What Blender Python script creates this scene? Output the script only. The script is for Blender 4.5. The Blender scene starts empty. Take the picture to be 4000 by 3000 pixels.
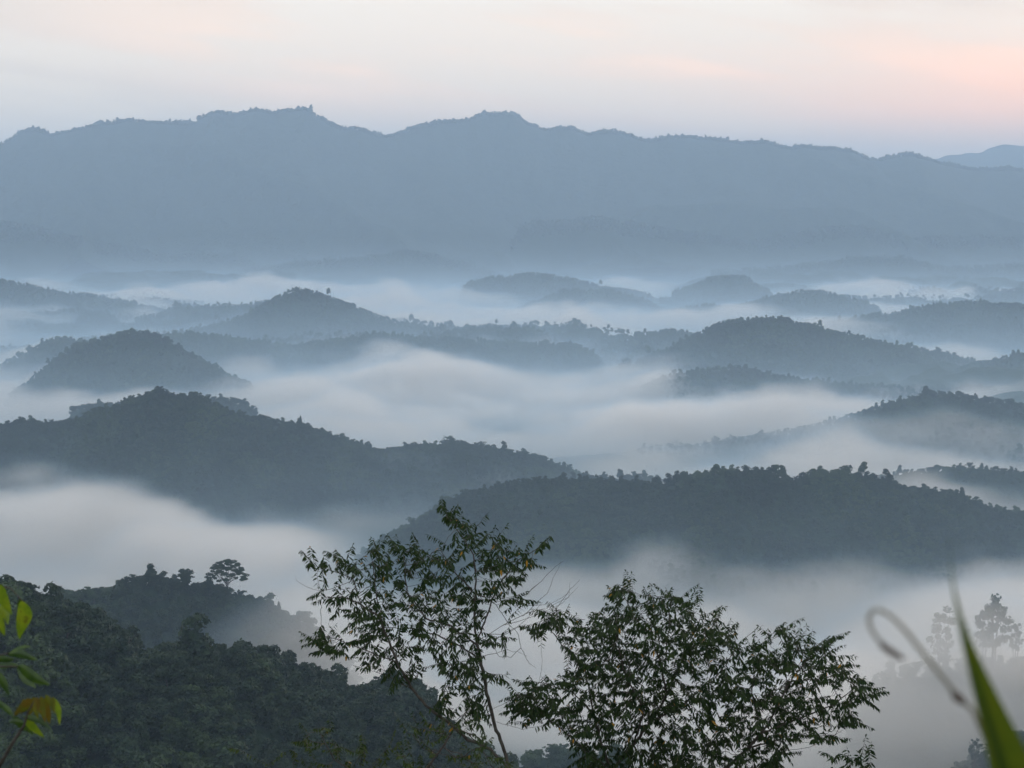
import bpy, math, random
import numpy as np
from mathutils import Vector, Matrix
random.seed(7); RNG = np.random.default_rng(7)
S = bpy.context.scene
COL = S.collection

# ------------------------------------------------------------------ camera
F = 3857.0; HOR = 430.0; TH = math.atan((829.5 - HOR) / F)          # photo read at 2212 x 1659
cam_d = bpy.data.cameras.new('camera'); cam = bpy.data.objects.new('camera', cam_d); COL.objects.link(cam)
cam.location = (0, 0, 0); cam.rotation_euler = (math.pi / 2 - TH, 0, 0)
cam_d.sensor_width = 36; cam_d.lens = 36 * F / 2212; cam_d.clip_start = 0.05; cam_d.clip_end = 80000
cam_d.dof.use_dof = True; cam_d.dof.focus_distance = 60; cam_d.dof.aperture_fstop = 12
S.camera = cam
def P(px, row, d):
    v = (829.5 - row) / F
    Y = math.cos(TH) + math.sin(TH) * v; Z = -math.sin(TH) + math.cos(TH) * v; X = (px - 1106) / F
    return np.array((X * d / Y, d, Z * d / Y))

# ------------------------------------------------------------------ render set-up
S.view_settings.view_transform = 'Standard'; S.view_settings.look = 'None'
S.view_settings.exposure = 0.93; S.view_settings.gamma = 1
c = S.cycles
c.use_denoising = True; c.use_adaptive_sampling = True; c.adaptive_threshold = 0.03
c.max_bounces = 5; c.diffuse_bounces = 2; c.glossy_bounces = 1; c.transmission_bounces = 3; c.transparent_max_bounces = 8
c.volume_bounces = 3; c.volume_step_rate = 2.5; c.volume_max_steps = 256

# ------------------------------------------------------------------ sky and sun
SUN_EL, SUN_AZ = math.radians(5), math.radians(38)                   # to the right of the view
w = bpy.data.worlds.new('World'); S.world = w; w.use_nodes = True
nt = w.node_tree; nt.nodes.clear()
class NG:
    def __init__(s, tree): s.t = tree
    def n(s, typ, **kw):
        nd = s.t.nodes.new(typ)
        for k, v in kw.items(): setattr(nd, k, v)
        return nd
    def put(s, sock, v):
        if hasattr(v, 'is_output') or isinstance(v, bpy.types.NodeSocket): s.t.links.new(v, sock)
        else: sock.default_value = v
    def m(s, op, *a, clamp=False):
        nd = s.n('ShaderNodeMath', operation=op, use_clamp=clamp)
        for i, v in enumerate(a): s.put(nd.inputs[i], v)
        return nd.outputs[0]
    def mr(s, v, a, b, c_, d, smooth=True):
        nd = s.n('ShaderNodeMapRange'); nd.interpolation_type = 'SMOOTHSTEP' if smooth else 'LINEAR'
        for i, q in enumerate((v, a, b, c_, d)): s.put(nd.inputs[i], q)
        return nd.outputs[0]
    def mix(s, f, a, b):
        nd = s.n('ShaderNodeMix', data_type='RGBA'); s.put(nd.inputs[0], f); s.put(nd.inputs[6], a); s.put(nd.inputs[7], b)
        return nd.outputs[2]
    def xyz(s, x, y, z):
        nd = s.n('ShaderNodeCombineXYZ')
        for i, q in enumerate((x, y, z)): s.put(nd.inputs[i], q)
        return nd.outputs[0]
    def noise(s, vec, scale, detail=4, rough=.5):
        nd = s.n('ShaderNodeTexNoise'); s.put(nd.inputs['Vector'], vec); nd.inputs['Scale'].default_value = scale
        nd.inputs['Detail'].default_value = detail; nd.inputs['Roughness'].default_value = rough
        return nd.outputs['Fac'] if 'Fac' in nd.outputs else nd.outputs[0]
g = NG(nt)
tc = g.n('ShaderNodeTexCoord'); sp = g.n('ShaderNodeSeparateXYZ'); nt.links.new(tc.outputs['Generated'], sp.inputs[0])
dx, dy, dz = sp.outputs
az = g.m('ARCTAN2', dx, dy); el = g.m('ARCSINE', dz)
# cloud streaks: a warm lit band low in the east, grey above and below it
azk = g.m('MULTIPLY', az, 3.2); elk = g.m('MULTIPLY', el, 26.0)
n1 = g.noise(g.xyz(azk, g.m('ADD', elk, g.m('MULTIPLY', az, 3.0)), 0.3), 1.25, 5, .5)
n2 = g.noise(g.xyz(g.m('MULTIPLY', az, 5.0), g.m('MULTIPLY', el, 16.0), 4.1), 1.0, 3, .5)
wv = g.m('ADD', el, g.m('MULTIPLY', g.m('SUBTRACT', n2, .5), .05))
cen = g.m('SUBTRACT', .079, g.m('MULTIPLY', az, .06))
dd = g.m('DIVIDE', g.m('SUBTRACT', wv, cen), .034)
band = g.m('EXPONENT', g.m('MULTIPLY', g.m('MULTIPLY', dd, dd), -1.0))
warmaz = g.mr(az, -.36, -.10, .1, 1)
warm = g.m('MULTIPLY', g.m('MULTIPLY', band, warmaz), g.mr(n1, .43, .57, .2, 1.0))
up = g.mr(el, .02, .30, 0, 1)
grey = g.mix(up, (.64, .565, .475, 1), (.64, .70, .755, 1))
grey = g.mix(g.mr(n1, .44, .58, 0, .7), grey, (.47, .445, .415, 1))
cream = g.mix(g.mr(az, .0, .30, 0, 1), (.86, .64, .50, 1), (.90, .62, .47, 1))
cl = g.mix(g.m('MULTIPLY', warm, .85), grey, cream)
e1 = g.m('DIVIDE', g.m('SUBTRACT', az, .34), .16); e2 = g.m('DIVIDE', g.m('SUBTRACT', el, .055), .022)
glow = g.m('EXPONENT', g.m('MULTIPLY', g.m('ADD', g.m('MULTIPLY', e1, e1), g.m('MULTIPLY', e2, e2)), -1.0))
cl = g.mix(g.m('MULTIPLY', glow, .8), cl, (1.05, .56, .37, 1))
cl10 = g.n('ShaderNodeVectorMath', operation='SCALE'); nt.links.new(cl, cl10.inputs[0]); cl10.inputs['Scale'].default_value = 10.0 * 1.0
sky = g.n('ShaderNodeTexSky', sky_type='NISHITA'); sky.sun_disc = False; sky.sun_elevation = SUN_EL; sky.sun_rotation = SUN_AZ
sky.altitude = 500; sky.air_density = 1.5; sky.dust_density = 3.0
tot = g.mix(.93, sky.outputs[0], cl10.outputs[0])
low = g.mr(el, -.03, -.005, .15, 1)
bg = g.n('ShaderNodeBackground'); bg.inputs['Strength'].default_value = 0.1
sc_ = g.n('ShaderNodeVectorMath', operation='SCALE'); nt.links.new(tot, sc_.inputs[0]); nt.links.new(low, sc_.inputs['Scale'])
nt.links.new(sc_.outputs[0], bg.inputs['Color'])
wo = g.n('ShaderNodeOutputWorld'); nt.links.new(bg.outputs[0], wo.inputs['Surface'])

sl = bpy.data.lights.new('sun', 'SUN'); sl.energy = 0.5; sl.angle = math.radians(12); sl.color = (1.0, .80, .66)
so = bpy.data.objects.new('sun', sl); COL.objects.link(so)
sd = Vector((math.sin(SUN_AZ) * math.cos(SUN_EL + .1), math.cos(SUN_AZ) * math.cos(SUN_EL + .1), math.sin(SUN_EL + .1)))
so.rotation_euler = (-sd).to_track_quat('-Z', 'Y').to_euler(); so.location = (0, 0, 2000)

# ------------------------------------------------------------------ helpers
def setp(o, label=None, cat=None, group=None, kind=None):
    if label: o['label'] = label
    if cat: o['category'] = cat
    if group: o['group'] = group
    if kind: o['kind'] = kind
    return o
def mesh_np(name, V, faces, mat=None, parent=None, smooth=True):
    """faces: (n,4) or (n,3) int array"""
    V = np.asarray(V, dtype=np.float32); faces = np.asarray(faces, dtype=np.int32)
    me = bpy.data.meshes.new(name)
    me.vertices.add(len(V)); me.vertices.foreach_set('co', V.ravel())
    if len(faces):
        k = faces.shape[1]
        me.loops.add(faces.size); me.loops.foreach_set('vertex_index', faces.ravel())
        me.polygons.add(len(faces)); me.polygons.foreach_set('loop_start', np.arange(0, faces.size, k, dtype=np.int32))
        me.polygons.foreach_set('loop_total', np.full(len(faces), k, dtype=np.int32))
        if smooth: me.polygons.foreach_set('use_smooth', np.ones(len(faces), dtype=bool))
    me.update(calc_edges=True)
    if mat: me.materials.append(mat)
    o = bpy.data.objects.new(name, me); COL.objects.link(o)
    if parent: o.parent = parent
    return o
def empty(name, loc, rz=0, s=1.0):
    o = bpy.data.objects.new(name, None); COL.objects.link(o); o.location = loc; o.rotation_euler = (0, 0, rz); o.scale = (s, s, s)
    o.empty_display_size = 1; return o
def hsh(ix, iy, seed):
    n = (ix * 374761393 + iy * 668265263 + seed * 974634777) & 0xFFFFFFFF
    n = ((n ^ (n >> 13)) * 1274126177) & 0xFFFFFFFF
    return ((n ^ (n >> 16)) & 0xFFFF) / 65535.0
def vnoise(x, y, seed=0):
    x = np.asarray(x, float); y = np.asarray(y, float)
    ix = np.floor(x).astype(np.int64); iy = np.floor(y).astype(np.int64); fx = x - ix; fy = y - iy
    fx = fx * fx * fx * (fx * (fx * 6 - 15) + 10); fy = fy * fy * fy * (fy * (fy * 6 - 15) + 10)
    a = hsh(ix, iy, seed); b = hsh(ix + 1, iy, seed); c_ = hsh(ix, iy + 1, seed); d = hsh(ix + 1, iy + 1, seed)
    return (a * (1 - fx) + b * fx) * (1 - fy) + (c_ * (1 - fx) + d * fx) * fy
def fbm(x, y, seed=0, o=4, g_=.5):
    s = 0; a = 1; t = 0
    for i in range(o):
        s = s + a * (vnoise(x, y, seed + i * 17) - .5); t += a; a *= g_; x = x * 2.03 + 11.3; y = y * 2.03 + 5.7
    return s / t * 2

# ------------------------------------------------------------------ materials
def mat(name):
    m_ = bpy.data.materials.new(name); m_.use_nodes = True; m_.node_tree.nodes.clear(); return m_, NG(m_.node_tree)
def foliage(name, c1, c2, c3, transl=.25, rough=.6, nscale=.5, spec=.2):
    m_, g = mat(name); t = m_.node_tree
    oi = g.n('ShaderNodeObjectInfo'); tcn = g.n('ShaderNodeTexCoord')
    ns = g.noise(tcn.outputs['Object'], nscale, 3)
    col = g.mix(oi.outputs['Random'], c1, c2)
    col = g.mix(g.mr(ns, .4, .65, 0, .7), col, c3)
    gp = g.n('ShaderNodeNewGeometry'); big = g.noise(gp.outputs['Position'], .011, 4, .6)      # stands of lighter and darker kinds of tree
    col = g.mix(g.mr(big, .50, .62, 0, .75), col, (c3[0] * 1.6, c3[1] * 1.7, c3[2] * 1.3, 1)); col = g.mix(g.mr(big, .36, .46, .6, 0), col, (c1[0] * .6, c1[1] * .6, c1[2] * .8, 1))
    b = g.n('ShaderNodeBsdfPrincipled'); t.links.new(col, b.inputs['Base Color']); b.inputs['Roughness'].default_value = rough
    b.inputs['Specular IOR Level'].default_value = spec
    out = g.n('ShaderNodeOutputMaterial')
    if transl:
        tr = g.n('ShaderNodeBsdfTranslucent'); t.links.new(col, tr.inputs['Color']); mx = g.n('ShaderNodeMixShader')
        mx.inputs[0].default_value = transl; t.links.new(b.outputs[0], mx.inputs[1]); t.links.new(tr.outputs[0], mx.inputs[2]); t.links.new(mx.outputs[0], out.inputs['Surface'])
    else: t.links.new(b.outputs[0], out.inputs['Surface'])
    return m_
def ground_mat(name, c1, c2, sc):
    m_, g = mat(name); t = m_.node_tree
    geo = g.n('ShaderNodeNewGeometry')
    ns = g.noise(geo.outputs['Position'], sc, 6, .6)
    b = g.n('ShaderNodeBsdfPrincipled'); t.links.new(g.mix(g.mr(ns, .35, .65, 0, 1), c1, c2), b.inputs['Base Color']); b.inputs['Roughness'].default_value = .9
    b.inputs['Specular IOR Level'].default_value = .1
    bu = g.n('ShaderNodeBump'); bu.inputs['Distance'].default_value = .25 / sc; bu.inputs['Strength'].default_value = 1
    t.links.new(g.noise(geo.outputs['Position'], sc * 1.6, 4, .6), bu.inputs['Height']); t.links.new(bu.outputs[0], b.inputs['Normal'])
    out = g.n('ShaderNodeOutputMaterial'); t.links.new(b.outputs[0], out.inputs['Surface'])
    return m_
def vol_mat(name, color, dens, aniso=0.0, attr=None):
    m_, g = mat(name); t = m_.node_tree
    v = g.n('ShaderNodeVolumePrincipled'); v.inputs['Color'].default_value = color; v.inputs['Anisotropy'].default_value = aniso
    v.inputs['Density Attribute'].default_value = attr or ''
    v.inputs['Density'].default_value = dens
    out = g.n('ShaderNodeOutputMaterial'); t.links.new(v.outputs[0], out.inputs['Volume'])
    return m_
M_FOREST = foliage('forest_leaves', (.007, .022, .010, 1), (.018, .038, .015, 1), (.030, .046, .018, 1), .12, .65, .22)
M_HILL = ground_mat('hill_undergrowth', (.008, .020, .009, 1), (.016, .030, .013, 1), .08)
M_MOUNT = ground_mat('mountain_forest', (.010, .022, .012, 1), (.020, .034, .018, 1), .012)
M_BARK = ground_mat('bark', (.045, .038, .032, 1), (.085, .075, .065, 1), 9.0)
M_FARBARK = ground_mat('pale_bark', (.07, .06, .05, 1), (.11, .10, .09, 1), 2.0)
M_GROUND = ground_mat('slope_grass', (.02, .035, .012, 1), (.04, .05, .02, 1), .6)

# ------------------------------------------------------------------ big ground sheet and haze
FOG = -400.0; ZB = -485.0
def box(name, x0, x1, y0, y1, z0, z1, m):
    V = [(x, y, z) for x in (x0, x1) for y in (y0, y1) for z in (z0, z1)]
    f = [(0, 1, 3, 2), (4, 6, 7, 5), (0, 4, 5, 1), (2, 3, 7, 6), (0, 2, 6, 4), (1, 5, 7, 3)]
    return mesh_np(name, V, f, m, smooth=False)
HAZE_D = 8.0e-5
hz = box('haze', -25000, 25000, -9000, 25500, -501, 700, vol_mat('haze_air', (.58, .76, .98, 1), HAZE_D, .1))
setp(hz, 'thin blue morning haze filling the air over the whole valley', 'haze', kind='stuff')
gs = np.linspace(-24000, 24000, 97)
gy = np.linspace(-8500, 25000, 80)
XX, YY = np.meshgrid(gs, gy); ZZ = -500 + 12 * (fbm(XX / 900, YY / 900, 3) + .5) * 0
def grid_faces(nr, nc):
    i = np.arange(nr - 1)[:, None] * nc + np.arange(nc - 1)[None, :]
    return np.stack([i, i + 1, i + nc + 1, i + nc], -1).reshape(-1, 4)
ZZ = ZB - 8 + 6 * fbm(XX / 700, YY / 700, 3)
o = mesh_np('ground', np.stack([XX, YY, ZZ], -1).reshape(-1, 3), grid_faces(80, 97), M_HILL); setp(o, kind='structure')

class Low:
    """low rolling ground between the named hills"""
    def __init__(s):
        s.x0, s.x1 = -3300, 3300; s.yr = np.array((3000., 8900.)); s.Wf = 200
        X, Y = np.meshgrid(np.arange(-3400, 3401, 22.), np.arange(2500, 9200, 24.)); s.o = mesh_np('lowland', np.stack([X, Y, s.h(X, Y)], -1).reshape(-1, 3), grid_faces(*X.shape), M_HILL); setp(s.o, kind='structure')
    def crest(s, X): return np.full(X.shape, 6000.), np.full(X.shape, -400.)
    def h(s, X, Y):
        n = 1 - np.abs(fbm(X / 520 + .2 * Y / 500, Y / 640, 201, 4)) * 2.2
        return -470 + 112 * np.clip(n, 0, 1) ** 1.5 * np.clip(.5 + 1.1 * fbm(X / 1500, Y / 1300, 207, 2), .1, 1.0) - 40 * np.clip((3100 - Y) / 500, 0, 1)
low = Low()
# ------------------------------------------------------------------ hills
class Hill:
    def __init__(s, name, pts, d, Wf, Wb=None, seed=1, step=None, treeh=8.0, spur=.28, zb=ZB, rough=None, m=M_HILL, ext=True, xpad=0.1):
        """pts: (px,row) or (px,row,d) silhouette points of the crest"""
        Wb = Wb or Wf * 1.3
        w_ = np.array([P(p[0], p[1], p[2] if len(p) > 2 else d) for p in pts])
        w_[:, 2] -= treeh
        s.xr, s.yr, s.zr = w_[:, 0], w_[:, 1], w_[:, 2]; s.Wf, s.Wb, s.seed, s.spur, s.zb, s.treeh = Wf, Wb, seed, spur, zb, treeh
        s.x0, s.x1 = s.xr[0], s.xr[-1]; s.d = d; s.rough = rough or 3.0 + d * (.0008 if d < 5000 else .0015)
        st = step or max(6.0, d / 300.0)
        nx = int((s.x1 - s.x0) / st) + 2; y0 = s.yr.min() - Wf * 2.1; y1 = s.yr.max() + Wb * 2.0
        ny = int((y1 - y0) / (st * 1.2)) + 2
        s.y0, s.y1 = y0, y1
        X, Y = np.meshgrid(np.linspace(s.x0, s.x1, nx), np.linspace(y0, y1, ny))
        Z = s.h(X, Y)
        s.o = mesh_np(name, np.stack([X, Y, Z], -1).reshape(-1, 3), grid_faces(ny, nx), m); setp(s.o, kind='structure')
    def crest(s, X):
        return np.interp(X, s.xr, s.yr) + s.Wf * .22 * fbm(X / (s.Wf * 1.5), X * 0 + s.seed, s.seed + 5, 3), np.interp(X, s.xr, s.zr) + s.rough * fbm(X / (s.rough * 7), X * 0 + .5, s.seed + 9, 3)
    def h(s, X, Y):
        yc, zc = s.crest(X)
        t = Y - yc; W = np.where(t < 0, s.Wf, s.Wb)
        q = np.abs(t) / W
        sp_ = 1 - np.abs(fbm(X / (s.Wf * 1.1) + .15 * Y / s.Wf, Y / (s.Wf * 2.2), s.seed, 4)) * 2
        p = np.exp(-np.power(q, 1.55) * (1 - s.spur * (sp_ - .35) * np.clip(q * 3, 0, 1)))
        e = np.clip(np.minimum(X - s.x0, s.x1 - X) / (s.Wf * .45 + 1), 0, 1); e = e * e * (3 - 2 * e)
        return s.zb + (zc - s.zb) * p * e

RIDGE = []
# the far mountain range
mp = [(-900, 520), (-420, 400), (-150, 345), (0, 320), (30, 305), (60, 285), (90, 283), (120, 292), (160, 285), (190, 282), (220, 263), (250, 268), (285, 261), (320, 267), (370, 262), (430, 262),
 (480, 245), (520, 248), (560, 240), (600, 246), (625, 239), (660, 236), (675, 241), (690, 253), (720, 270), (760, 280), (800, 285), (840, 294), (870, 285), (900, 272), (930, 266), (960, 263), (1010, 256), (1045, 240), (1080, 245),
 (1110, 243), (1125, 252), (1140, 263), (1180, 275), (1210, 270), (1240, 273), (1270, 283), (1320, 276), (1350, 283), (1375, 296), (1410, 304), (1440, 295), (1500, 297), (1560, 304), (1600, 311), (1650, 307), (1700, 319),
 (1740, 322), (1800, 325), (1850, 330), (1880, 339), (1950, 337), (2000, 342), (2050, 351), (2100, 361), (2160, 366), (2190, 361), (2212, 362), (2350, 380), (2700, 420), (3200, 520)]
mount = Hill('mountain', mp, 13000, 1500, 2600, seed=11, step=20, treeh=10, spur=.6, rough=34, m=M_MOUNT)
peak = Hill('distant_mountain', [(1700, 430), (1900, 372), (2030, 342), (2080, 332), (2110, 330), (2130, 327), (2150, 315), (2175, 310), (2212, 312), (2300, 308), (2400, 330), (2800, 420)], 19500, 2000, 2500, seed=21, step=70, treeh=0, m=M_MOUNT)
HD = {}
def hill(key, pts, d, Wf, **kw):
    HD[key] = Hill('hill', pts, d, Wf, **kw); return HD[key]
hill('footL', [(-900, 560), (-300, 470), (0, 474), (60, 484), (150, 506), (230, 524), (350, 546), (430, 546), (490, 549), (530, 560), (560, 572), (640, 590), (800, 620)], 10400, 420, seed=31, spur=.5)
hill('footC', [(480, 600), (560, 580), (640, 562), (740, 555), (820, 547), (875, 539), (930, 545), (985, 558), (1040, 575), (1100, 598), (1200, 625)], 9700, 300, seed=32)
hill('footR', [(1050, 520), (1150, 478), (1300, 470), (1500, 500), (1620, 520), (1700, 505), (1780, 488), (1850, 487), (1900, 500), (1960, 516), (2050, 511), (2212, 510), (2500, 500), (3000, 560)], 10900, 500, seed=33, spur=.5)
hill('footR2', [(1500, 590), (1750, 570), (1850, 553), (1950, 556), (2050, 578), (2212, 570), (2450, 560), (2800, 620)], 9300, 240, seed=34)
hill('farA', [(960, 625), (1040, 603), (1120, 592), (1180, 588), (1230, 597), (1290, 615), (1360, 622), (1450, 650)], 7400, 220, seed=41)
hill('farB', [(1420, 640), (1480, 620), (1530, 600), (1580, 592), (1615, 596), (1645, 618), (1700, 650)], 7300, 170, seed=42)
hill('farL', [(-600, 590), (-200, 580), (0, 600), (60, 612), (120, 630), (190, 634), (250, 645), (310, 657), (420, 690)], 6300, 260, seed=43)
hill('lens', [(1340, 700), (1400, 682), (1460, 668), (1520, 659), (1580, 660), (1660, 640), (1720, 630), (1790, 629), (1840, 640), (1880, 655), (1940, 680)], 6200, 180, seed=44)
hill('farC', [(1080, 690), (1150, 650), (1220, 620), (1320, 625), (1400, 645), (1480, 690)], 6700, 160, seed=40)
hill('armL', [(260, 690), (330, 676), (400, 664), (470, 657), (540, 652), (600, 648), (700, 690)], 5900, 150, seed=45)
hill('cone', [(360, 735), (430, 708), (480, 695), (530, 680), (560, 660), (600, 638), (630, 627), (655, 622), (700, 634), (750, 652), (810, 674), (860, 693), (920, 706), (1000, 718), (1080, 745)], 5350, 200, seed=46)
hill('farR', [(1700, 730), (1780, 703), (1850, 690), (1920, 677), (1990, 662), (2060, 650), (2120, 652), (2212, 658), (2350, 645), (2600, 670), (2900, 740)], 5300, 230, seed=47)
hill('mid', [(150, 780), (250, 745), (340, 722), (400, 713), (480, 722), (560, 735), (640, 741), (720, 727), (800, 724), (900, 727), (1000, 731), (1100, 735), (1190, 739), (1255, 738), (1290, 757), (1360, 790)], 4600, 230, seed=48)
hill('tongue', [(1250, 775), (1300, 752), (1350, 735), (1400, 714), (1450, 711), (1500, 720), (1600, 740), (1700, 790)], 4750, 170, seed=49)
hill('rightcone', [(1300, 805), (1370, 782), (1440, 755), (1500, 722), (1560, 694), (1610, 684), (1660, 680), (1720, 694), (1780, 706), (1850, 722), (1920, 738), (2000, 752), (2060, 768), (2130, 785), (2212, 800), (2400, 840)], 4250, 220, seed=50)
hill('edgeR', [(2060, 810), (2120, 785), (2180, 765), (2212, 757), (2350, 740), (2600, 790)], 4000, 150, seed=51)
hill('leftback', [(-250, 800), (-60, 790), (0, 782), (40, 765), (90, 738), (130, 727), (180, 731), (240, 745), (330, 780)], 4350, 150, seed=52)
hill('left', [(-250, 900), (-60, 880), (0, 862), (50, 832), (100, 790), (160, 745), (220, 722), (270, 713), (330, 719), (380, 740), (430, 770), (480, 800), (540, 828), (620, 850)], 3850, 190, seed=53)
hill('bump', [(1330, 845), (1400, 826), (1460, 803), (1540, 792), (1610, 790), (1660, 800), (1720, 812), (1800, 823), (1900, 832), (2000, 832), (2100, 833), (2212, 840), (2400, 860)], 3720, 150, seed=54)
hill('behindL', [(100, 880), (250, 865), (400, 850), (480, 853), (540, 868), (600, 900)], 3050, 110, seed=55)
hill('dimR', [(1080, 1010), (1200, 985), (1350, 965), (1500, 955), (1650, 935), (1750, 925), (1850, 900), (1940, 865), (2020, 845), (2100, 850), (2212, 870), (2350, 840), (2600, 860)], 3000, 210, seed=56)
hill('main', [(-400, 905), (-150, 890), (0, 908), (60, 900), (120, 906), (180, 892), (240, 872), (290, 848), (345, 838), (400, 846), (440, 850), (480, 872), (540, 898), (600, 908), (650, 912), (690, 928), (740, 950), (830, 966), (900, 955),
   (965, 952), (1040, 960), (1110, 968), (1170, 980), (1215, 1000), (1270, 1028), (1400, 1070), (1600, 1140)], 2570, 250, seed=57)
hill('spurR', [(1150, 1060), (1250, 1028), (1400, 1022), (1500, 1030), (1700, 1080)], 2420, 90, seed=59)
hill('backR', [(1750, 1060), (1850, 1040), (1950, 1015), (2050, 1005), (2120, 1000), (2212, 1010), (2350, 1000), (2600, 1060)], 2400, 90, seed=60)
hill('right', [(560, 1290), (760, 1200), (880, 1135), (960, 1085), (1020, 1058), (1080, 1042), (1180, 1036), (1280, 1034), (1380, 1034), (1440, 1040), (1470, 1018), (1530, 1006), (1600, 1007), (1680, 1008), (1720, 1024), (1760, 1012), (1800, 1010), (1850, 1020), (1920, 1034),
   (2000, 1050), (2080, 1072), (2150, 1092), (2212, 1102), (2400, 1110), (2600, 1150)], 2080, 190, seed=61)
hill('umbrella', [(-250, 1300), (-60, 1295), (60, 1290), (150, 1276), (220, 1270), (260, 1252), (330, 1238), (390, 1252), (460, 1275), (520, 1290), (590, 1318), (650, 1352), (700, 1395), (760, 1450), (830, 1520), (900, 1580)], 1350, 130, seed=62, spur=.2)
hill('mistR', [(1780, 1530), (1860, 1490), (1950, 1450), (2050, 1425), (2150, 1410), (2212, 1410), (2350, 1400), (2600, 1450)], 1260, 60, seed=63)
hill('cornerR', [(1960, 1690), (2030, 1655), (2100, 1635), (2160, 1610), (2212, 1590), (2350, 1560), (2600, 1600)], 1120, 80, seed=64)
hill('near', [(-2200, 1300, 760), (-900, 1250, 760), (-300, 1250, 760), (-60, 1265, 760), (0, 1275, 760), (60, 1312, 760), (120, 1310, 760), (165, 1330, 760), (200, 1370, 760), (240, 1420, 760), (330, 1435, 760), (430, 1432, 760), (540, 1442, 778), (620, 1475, 794), (700, 1500, 810),
   (760, 1525, 822), (830, 1502, 836), (880, 1508, 846), (920, 1590, 854), (980, 1650, 880), (1060, 1700, 900), (1300, 1830, 920), (1800, 2100, 940)], 760, 310, seed=65, spur=.2, zb=ZB)

hill('midnear', [(960, 1740), (1050, 1660), (1120, 1622), (1190, 1608), (1260, 1606), (1330, 1640), (1420, 1680), (1520, 1760)], 1120, 60, seed=66)
# slope the camera stands on (below the frame)
xs = np.linspace(-260, 260, 105); ys = np.linspace(-60, 460, 105); X, Y = np.meshgrid(xs, ys)
Z = -1.7 - np.clip(Y, 0, None) * .50 - np.clip(Y - 250, 0, None) * .9 + 0.5 * np.minimum(Y, 0) * 0 + 1.2 * fbm(X / 14, Y / 14, 5) * np.clip(np.hypot(X, Y) / 25, 0, 1) * 2
SLOPE = lambda x, y: float(-1.7 - max(y, 0) * .50)
o = mesh_np('hillside', np.stack([X, Y, Z], -1).reshape(-1, 3), grid_faces(105, 105), M_GROUND); setp(o, kind='structure')
# ------------------------------------------------------------------ tree builders
def quads(C, size, N=None, jit=.8, asp=.6, rng=RNG):
    """diamond leaf clumps at C (n,3), facing roughly N"""
    C = np.asarray(C, float); n = len(C)
    R = rng.normal(size=(n, 3)); R /= np.linalg.norm(R, axis=1)[:, None]
    if N is not None: R = N + R * jit; R /= np.linalg.norm(R, axis=1)[:, None] + 1e-9
    a = np.cross(R, rng.normal(size=(n, 3))); a /= np.linalg.norm(a, axis=1)[:, None] + 1e-9
    b = np.cross(R, a); s = (size * rng.uniform(.6, 1.4, n))[:, None] if np.isscalar(size) else size[:, None]
    V = np.stack([C + a * s, C + b * s * asp, C - a * s, C - b * s * asp], 1).reshape(-1, 3)
    return V, np.arange(4 * n).reshape(-1, 4)
def tube(path, rad, k=6):
    """tapered tube through path points; returns V,F"""
    path = np.asarray(path, float); n = len(path); rad = np.broadcast_to(rad, (n,)) if not np.isscalar(rad) else np.full(n, rad)
    T = np.gradient(path, axis=0); T /= np.linalg.norm(T, axis=1)[:, None] + 1e-9
    up = np.array((0.31, 0.87, 0.13)); A = np.cross(T, up); A /= np.linalg.norm(A, axis=1)[:, None] + 1e-9; B = np.cross(T, A)
    th = np.arange(k) * 2 * math.pi / k
    V = path[:, None, :] + rad[:, None, None] * (np.cos(th)[None, :, None] * A[:, None, :] + np.sin(th)[None, :, None] * B[:, None, :])
    V = V.reshape(-1, 3); F = []
    for i in range(n - 1):
        for j in range(k): F.append((i * k + j, i * k + (j + 1) % k, (i + 1) * k + (j + 1) % k, (i + 1) * k + j))
    return V, np.array(F)
class Acc:
    def __init__(s): s.V = []; s.F = []; s.n = 0
    def add(s, V, F): s.V.append(V); s.F.append(np.asarray(F) + s.n); s.n += len(V)
    def out(s): return np.concatenate(s.V), np.concatenate(s.F)
def crown_round(rng, R, H, n, size, lobes=9, flat=.8, low=.35, drop=0.0):
    """crown of overlapping lobes, foliage reaching down to low*H; base of the tree at the origin"""
    Cs = []; Ns = []
    for i in range(lobes):
        a = rng.uniform(0, 2 * math.pi); r = R * rng.uniform(.15, .62); hh = H * (1 - (r / R) ** 2 * .35 - rng.uniform(0, .45))
        lr = R * rng.uniform(.34, .55); c_ = np.array((r * math.cos(a), r * math.sin(a), max(H * low, hh - lr * flat)))
        m_ = n // lobes; d = rng.normal(size=(m_, 3)); d /= np.linalg.norm(d, axis=1)[:, None]; d[:, 2] = np.abs(d[:, 2]) * np.where(rng.random(m_) < .25, -1, 1)
        rr = lr * rng.uniform(.72, 1.06, m_) * (1 + .18 * np.sin(d[:, 0] * 7 + i) * np.cos(d[:, 1] * 6))
        Cs.append(c_ + d * rr[:, None] * (1, 1, flat)); Ns.append(d)
    C = np.concatenate(Cs); N = np.concatenate(Ns)
    return quads(C, size, N, .9, .7, rng)
def crown_plume(rng, R, H, n, size, stems=14):
    """bamboo-like clump of arching feathery stems"""
    Cs = []
    for i in range(stems):
        a = rng.uniform(0, 2 * math.pi); lean = R * rng.uniform(.25, 1.0); h = H * rng.uniform(.7, 1.0)
        m_ = n // stems; t = rng.uniform(.25, 1, m_) ** .8
        x = lean * t ** 2.2; z = h * np.sin(t * 1.9) / math.sin(1.57) * .97
        z = h * (1 - (1 - t) ** 1.8) - h * .16 * t ** 6 * (lean / R)
        p_ = np.stack([x * math.cos(a), x * math.sin(a), z], 1) + rng.normal(size=(m_, 3)) * (R * .13) * (1.15 - t)[:, None]
        Cs.append(p_)
    C = np.concatenate(Cs); return quads(C, size, None, 1, .4, rng)
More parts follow.
